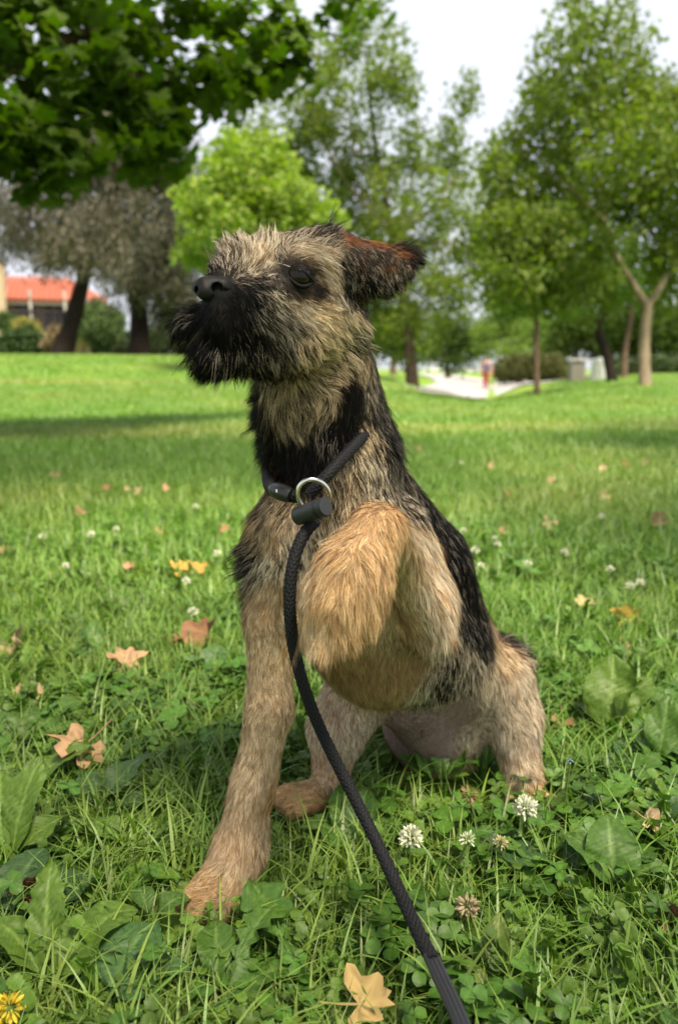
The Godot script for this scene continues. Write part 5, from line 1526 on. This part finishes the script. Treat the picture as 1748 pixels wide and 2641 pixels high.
func make_far_things() -> void:
	# house with a red tiled roof
	var d := 42.0
	var u := d / FPX                        # metres per photograph pixel there
	var g := on_ground(60, d)
	var house := thing("house", "cream house with a red tiled roof and a dark railed balcony", "house", g)
	house.rotation.y = 0.3
	var cream := mat("cream render", Color(0.50, 0.39, 0.26), 0.9, 0.3, Color.BLACK, false)
	var tile := mat("red roof tile", Color(0.42, 0.145, 0.095), 0.85, 0.3, Color.BLACK, false)
	var glass := mat("window glass", Color(0.03, 0.035, 0.045), 0.08, 0.5, Color.BLACK, false)
	var frame := mat("window frame", Color(0.45, 0.42, 0.38), 0.6, 0.4, Color.BLACK, false)
	var railm := mat("dark railing", Color(0.045, 0.035, 0.04), 0.6, 0.4, Color.BLACK, false)
	var ytop := 4.45                        # eaves and ridge, metres above the lawn there
	var ye := 3.1
	block(house, "wall", cream, Vector3(1.8, 1.0, -2.6), Vector3(6.2, 4.2, 3.4))
	block(house, "wall", cream, Vector3(-1.75, 2.0, 0.55), Vector3(3.0, 6.0, 1.6))
	# roof: slope falling towards the viewer, hipped on the right, built tile row by tile row
	var rb := Basis(Vector3.RIGHT, 0.42)
	for k in 9:
		var f := k / 8.0
		var roof := MB.new()
		var w := lerpf(6.0, 4.0, f)
		var y := lerpf(ye, ytop, f)
		var z := lerpf(0.35, -2.9, f)
		var n := int(w / 0.27)
		for i in n:
			var x := -1.2 + (i + 0.5) * w / n
			roof.tube([Vector3(x, y - 0.02, z + 0.24), Vector3(x, y + 0.14, z - 0.22)], [0.135, 0.12], 6)
		put(roof.mesh(), "tile_row", tile, house)
	block(house, "roof_deck", tile, Vector3(1.2, (ye + ytop) * 0.5 - 0.12, -1.3), Vector3(4.7, 0.12, 3.5), rb)
	block(house, "eaves", frame, Vector3(1.85, ye - 0.17, 0.45), Vector3(5.8, 0.14, 0.1))
	for x in [0.5, 2.0, 3.6]:
		var wd := block(house, "window", frame, Vector3(x, 2.2, -0.87), Vector3(1.15, 1.6, 0.08))
		block(wd, "pane", glass, Vector3(-0.28, 0, 0.05), Vector3(0.48, 1.4, 0.04))
		block(wd, "pane", glass, Vector3(0.28, 0, 0.05), Vector3(0.48, 1.4, 0.04))
	block(house, "balcony_floor", railm, Vector3(2.2, 1.55, -0.1), Vector3(4.9, 0.2, 1.5))
	var rail := block(house, "balcony_rail", railm, Vector3(2.2, 2.55, 0.6), Vector3(4.9, 0.09, 0.09))
	for i in 25:
		block(rail, "baluster", railm, Vector3(-2.36 + i * 0.195, -0.5, 0), Vector3(0.07, 0.92, 0.05))
	for x in [0.9, 2.6, 4.5]:
		block(house, "post", frame, Vector3(x, 2.45, 0.52), Vector3(0.14, 2.3, 0.14))
	# low dark garden fence behind the eucalypts
	var fence := thing("garden_fence", "dark low timber fence running behind the eucalypts", "fence", on_ground(330, 44))
	for i in 40:
		var p := on_ground(130 + i * 13, 44) - fence.position
		block(fence, "board", railm, p + Vector3(0, 0.55, 0), Vector3(0.25, 1.3 + 0.05 * (i % 3), 0.04))

	# walker on the path
	var fp := on_ground(1247, 40)
	var person := thing("person", "person in a pink shirt and red trousers walking on the path", "person", fp)
	var H := 1.68
	var bones := [
		[Vector3(0, 0.93 * H, 0), 0.095, Vector3(0, 0.955 * H, 0.01), 0.09], [Vector3(0, 0.85 * H, 0), 0.055, Vector3(0, 0.9 * H, 0), 0.055],
		[Vector3(-0.12, 0.79 * H, 0), 0.085, Vector3(0.12, 0.79 * H, 0), 0.085], [Vector3(0, 0.78 * H, 0), 0.14, Vector3(0, 0.56 * H, 0), 0.13],
		[Vector3(-0.2, 0.79 * H, 0), 0.055, Vector3(-0.27, 0.62 * H, -0.05), 0.045], [Vector3(-0.27, 0.62 * H, -0.05), 0.042, Vector3(-0.26, 0.47 * H, 0.06), 0.033],
		[Vector3(0.2, 0.79 * H, 0), 0.055, Vector3(0.27, 0.62 * H, 0.03), 0.045], [Vector3(0.27, 0.62 * H, 0.03), 0.042, Vector3(0.27, 0.47 * H, 0.12), 0.033],
		[Vector3(-0.09, 0.52 * H, 0), 0.1, Vector3(-0.09, 0.28 * H, 0.1), 0.065], [Vector3(-0.09, 0.28 * H, 0.1), 0.06, Vector3(-0.09, 0.05 * H, -0.02), 0.045],
		[Vector3(0.09, 0.52 * H, 0), 0.1, Vector3(0.09, 0.28 * H, -0.05), 0.065], [Vector3(0.09, 0.28 * H, -0.05), 0.06, Vector3(0.08, 0.05 * H, -0.2), 0.045],
		[Vector3(-0.09, 0.03 * H, 0.0), 0.045, Vector3(-0.09, 0.025 * H, -0.16), 0.04], [Vector3(0.08, 0.03 * H, -0.2), 0.045, Vector3(0.08, 0.025 * H, -0.35), 0.04],
		[Vector3(-0.26, 0.47 * H, 0.06), 0.035, Vector3(-0.25, 0.42 * H, 0.08), 0.025], [Vector3(0.27, 0.47 * H, 0.12), 0.035, Vector3(0.27, 0.42 * H, 0.14), 0.025]]
	var bd := blob(bones, 0.022, 0.02)
	var cols := PackedColorArray()
	for p in bd.v:
		var h: float = p.y / H
		var c := Color(0.42, 0.25, 0.18)
		if h < 0.045: c = Color(0.08, 0.07, 0.08)
		elif h < 0.52: c = Color(0.50, 0.11, 0.085) if absf(p.x) < 0.215 else c
		elif h < 0.85: c = Color(0.52, 0.27, 0.24)
		elif h > 0.945: c = Color(0.05, 0.04, 0.035)
		cols.push_back(c)
	put(blob_mesh(bd, cols), "body", mat("cloth", Color.WHITE, 0.85, 0.3), person)
	var bag := blob([[Vector3(-0.06, 0.76 * H, 0.2), 0.1, Vector3(-0.06, 0.62 * H, 0.22), 0.11], [Vector3(0.06, 0.76 * H, 0.2), 0.1, Vector3(0.06, 0.62 * H, 0.22), 0.11]], 0.025, 0.02)
	var bo := put(blob_mesh(bag), "backpack", mat("grey bag", Color(0.13, 0.12, 0.14), 0.8, 0.3, Color.BLACK, false), null, fp)
	tag(bo, "dark grey backpack carried by the walker on the path", "backpack")

	# parked cars far off
	car("white parked car seen from the side at the end of the path", on_ground(1117, 150), Color(0.78, 0.78, 0.8), 1.5, 1.0)
	car("pale silver parked car behind the walker", on_ground(1200, 140), Color(0.5, 0.5, 0.52), 1.4, 1.0)
	car("white parked van behind the forked tree's trunk", on_ground(1660, 120), Color(0.8, 0.8, 0.82), 1.45, 1.35)
	# stone pillar
	var pp := on_ground(1476, 35)
	var pil := thing("stone_pillar", "square grey stone pillar with a flat capstone beside the hedge", "pillar", pp)
	var stone := mat("grey stone", Color(0.30, 0.28, 0.25), 0.9, 0.3, Color.BLACK, false)
	stone.albedo_texture = noise_tex(0.04, Color(0.75, 0.75, 0.72), Color(1, 1, 1), 4, 256, 9)
	stone.uv1_triplanar = true
	for k in 4:
		block(pil, "stone", stone, Vector3(0, 0.08 + k * 0.225, 0), Vector3(0.60 - 0.012 * (k % 2), 0.218, 0.58))
	block(pil, "capstone", mat("pale stone", Color(0.48, 0.46, 0.43), 0.9, 0.3, Color.BLACK, false), Vector3(0, 0.94, 0), Vector3(0.7, 0.1, 0.68))
	# slatted white bin
	var wp := on_ground(1533, 34)
	var bin := thing("litter_bin", "white slatted litter bin on the lawn beside the stone pillar", "bin", wp)
	var wh := mat("white paint", Color(0.72, 0.72, 0.7), 0.6, 0.4, Color.BLACK, false)
	for k in 20:
		var a := TAU * k / 20.0
		block(bin, "slat", wh, Vector3(sin(a) * 0.33, 0.4, cos(a) * 0.33), Vector3(0.075, 0.8, 0.025), Basis(Vector3.UP, a))
	for y in [0.03, 0.78]:
		var hb := MB.new()
		var rp := []
		var rr := []
		for k in 25:
			rp.append(Vector3(sin(TAU * k / 24.0) * 0.33, y, cos(TAU * k / 24.0) * 0.33)); rr.append(0.03)
		hb.tube(rp, rr, 6, Color.WHITE, false)
		put(hb.mesh(), "hoop", wh, bin)
	var lid := MB.new()
	lid.tube([Vector3(0, 0.8, 0), Vector3(0, 0.84, 0), Vector3(0, 0.93, 0), Vector3(0, 0.97, 0)], [0.36, 0.36, 0.24, 0.05], 24)
	put(lid.mesh(), "lid", wh, bin)
	var can := MB.new()
	can.tube([Vector3(0, 0.0, 0), Vector3(0, 0.77, 0)], [0.29, 0.29], 20)
	put(can.mesh(), "liner", railm, bin)

func car(label: String, at: Vector3, paint: Color, turn: float, tall: float) -> void:
	var o := thing("parked_car", label, "car", at, "cars parked beyond the lawn")
	o.rotation.y = turn
	var pm := mat("car paint %.2f" % paint.r, paint, 0.25, 0.5, Color.BLACK, false)
	var gm := mat("window glass", Color(0.03, 0.035, 0.045), 0.08)
	# side outline swept across the width, narrowing towards the roof
	var out := [[-2.1, 0.3, 0.82], [-2.15, 0.65, 0.84], [-1.9, 0.9, 0.84], [-1.0, 1.0, 0.84], [-0.35, 1.42 * tall, 0.64], [1.1, 1.45 * tall, 0.64], [1.75, 1.05, 0.82], [2.1, 0.95, 0.82], [2.15, 0.4, 0.82], [2.0, 0.28, 0.82]]
	var mb := MB.new()
	for i in out.size():
		var a: Array = out[i]
		var b: Array = out[(i + 1) % out.size()]
		var nrm := Vector3(0, a[0] - b[0], b[1] - a[1])
		mb.flat_quad(Vector3(-a[2], a[1], a[0]), Vector3(a[2], a[1], a[0]), Vector3(b[2], b[1], b[0]), Vector3(-b[2], b[1], b[0]), Vector3(0, (a[1] + b[1]) * 0.5 - 0.75, (a[0] + b[0]) * 0.5))
		for s in [-1.0, 1.0]:
			mb.flat_quad(Vector3(s * a[2], a[1], a[0]), Vector3(s * b[2], b[1], b[0]), Vector3(s * 0.8, 0.75, 0.0), Vector3(s * 0.8, 0.75, 0.0), Vector3(s, 0.1, 0))
	var body := put(mb.mesh(), "body", pm, o)
	for w in [[-0.69, 1.22, -0.7, Vector3(1.3, 0.5, 0.03), 0.93], [1.45, 1.26, 0, Vector3(1.3, 0.42, 0.03), -0.95]]:
		var gb := MB.new()
		gb.box(Vector3(0, (w[1] - 1.0) * tall + 1.0, w[0] + (-0.03 if w[0] < 0 else 0.03)), w[3], Basis(Vector3.RIGHT, w[4]))
		put(gb.mesh(), "windscreen", gm, o)
	for s in [-1.0, 1.0]:
		var sg := MB.new()
		sg.box(Vector3(s * 0.765, 1.2 * (1.0 + (tall - 1.0) * 0.5), 0.4), Vector3(0.03, 0.34 * tall, 1.5), Basis(Vector3.BACK, s * 0.38))
		put(sg.mesh(), "side_window", gm, o)
		for z in [-1.35, 1.35]:
			var wh := MB.new()
			wh.tube([Vector3(s * 0.72, 0.32, z), Vector3(s * 0.9, 0.32, z)], [0.32, 0.32], 18)
			var wl := put(wh.mesh(), "wheel", mat("tyre", Color(0.02, 0.02, 0.02), 0.8, 0.4, Color.BLACK, false), o)
			var hub := MB.new()
			hub.tube([Vector3(s * 0.9, 0.32, z), Vector3(s * 0.915, 0.32, z)], [0.19, 0.17], 14)
			put(hub.mesh(), "rim", mat("alloy", Color(0.5, 0.5, 0.52), 0.4, 0.5, Color.BLACK, false), wl)
		block(o, "headlight", mat("lens", Color(0.7, 0.7, 0.72), 0.2, 0.5, Color.BLACK, false), Vector3(s * 0.6, 0.7, -2.15), Vector3(0.32, 0.14, 0.06))
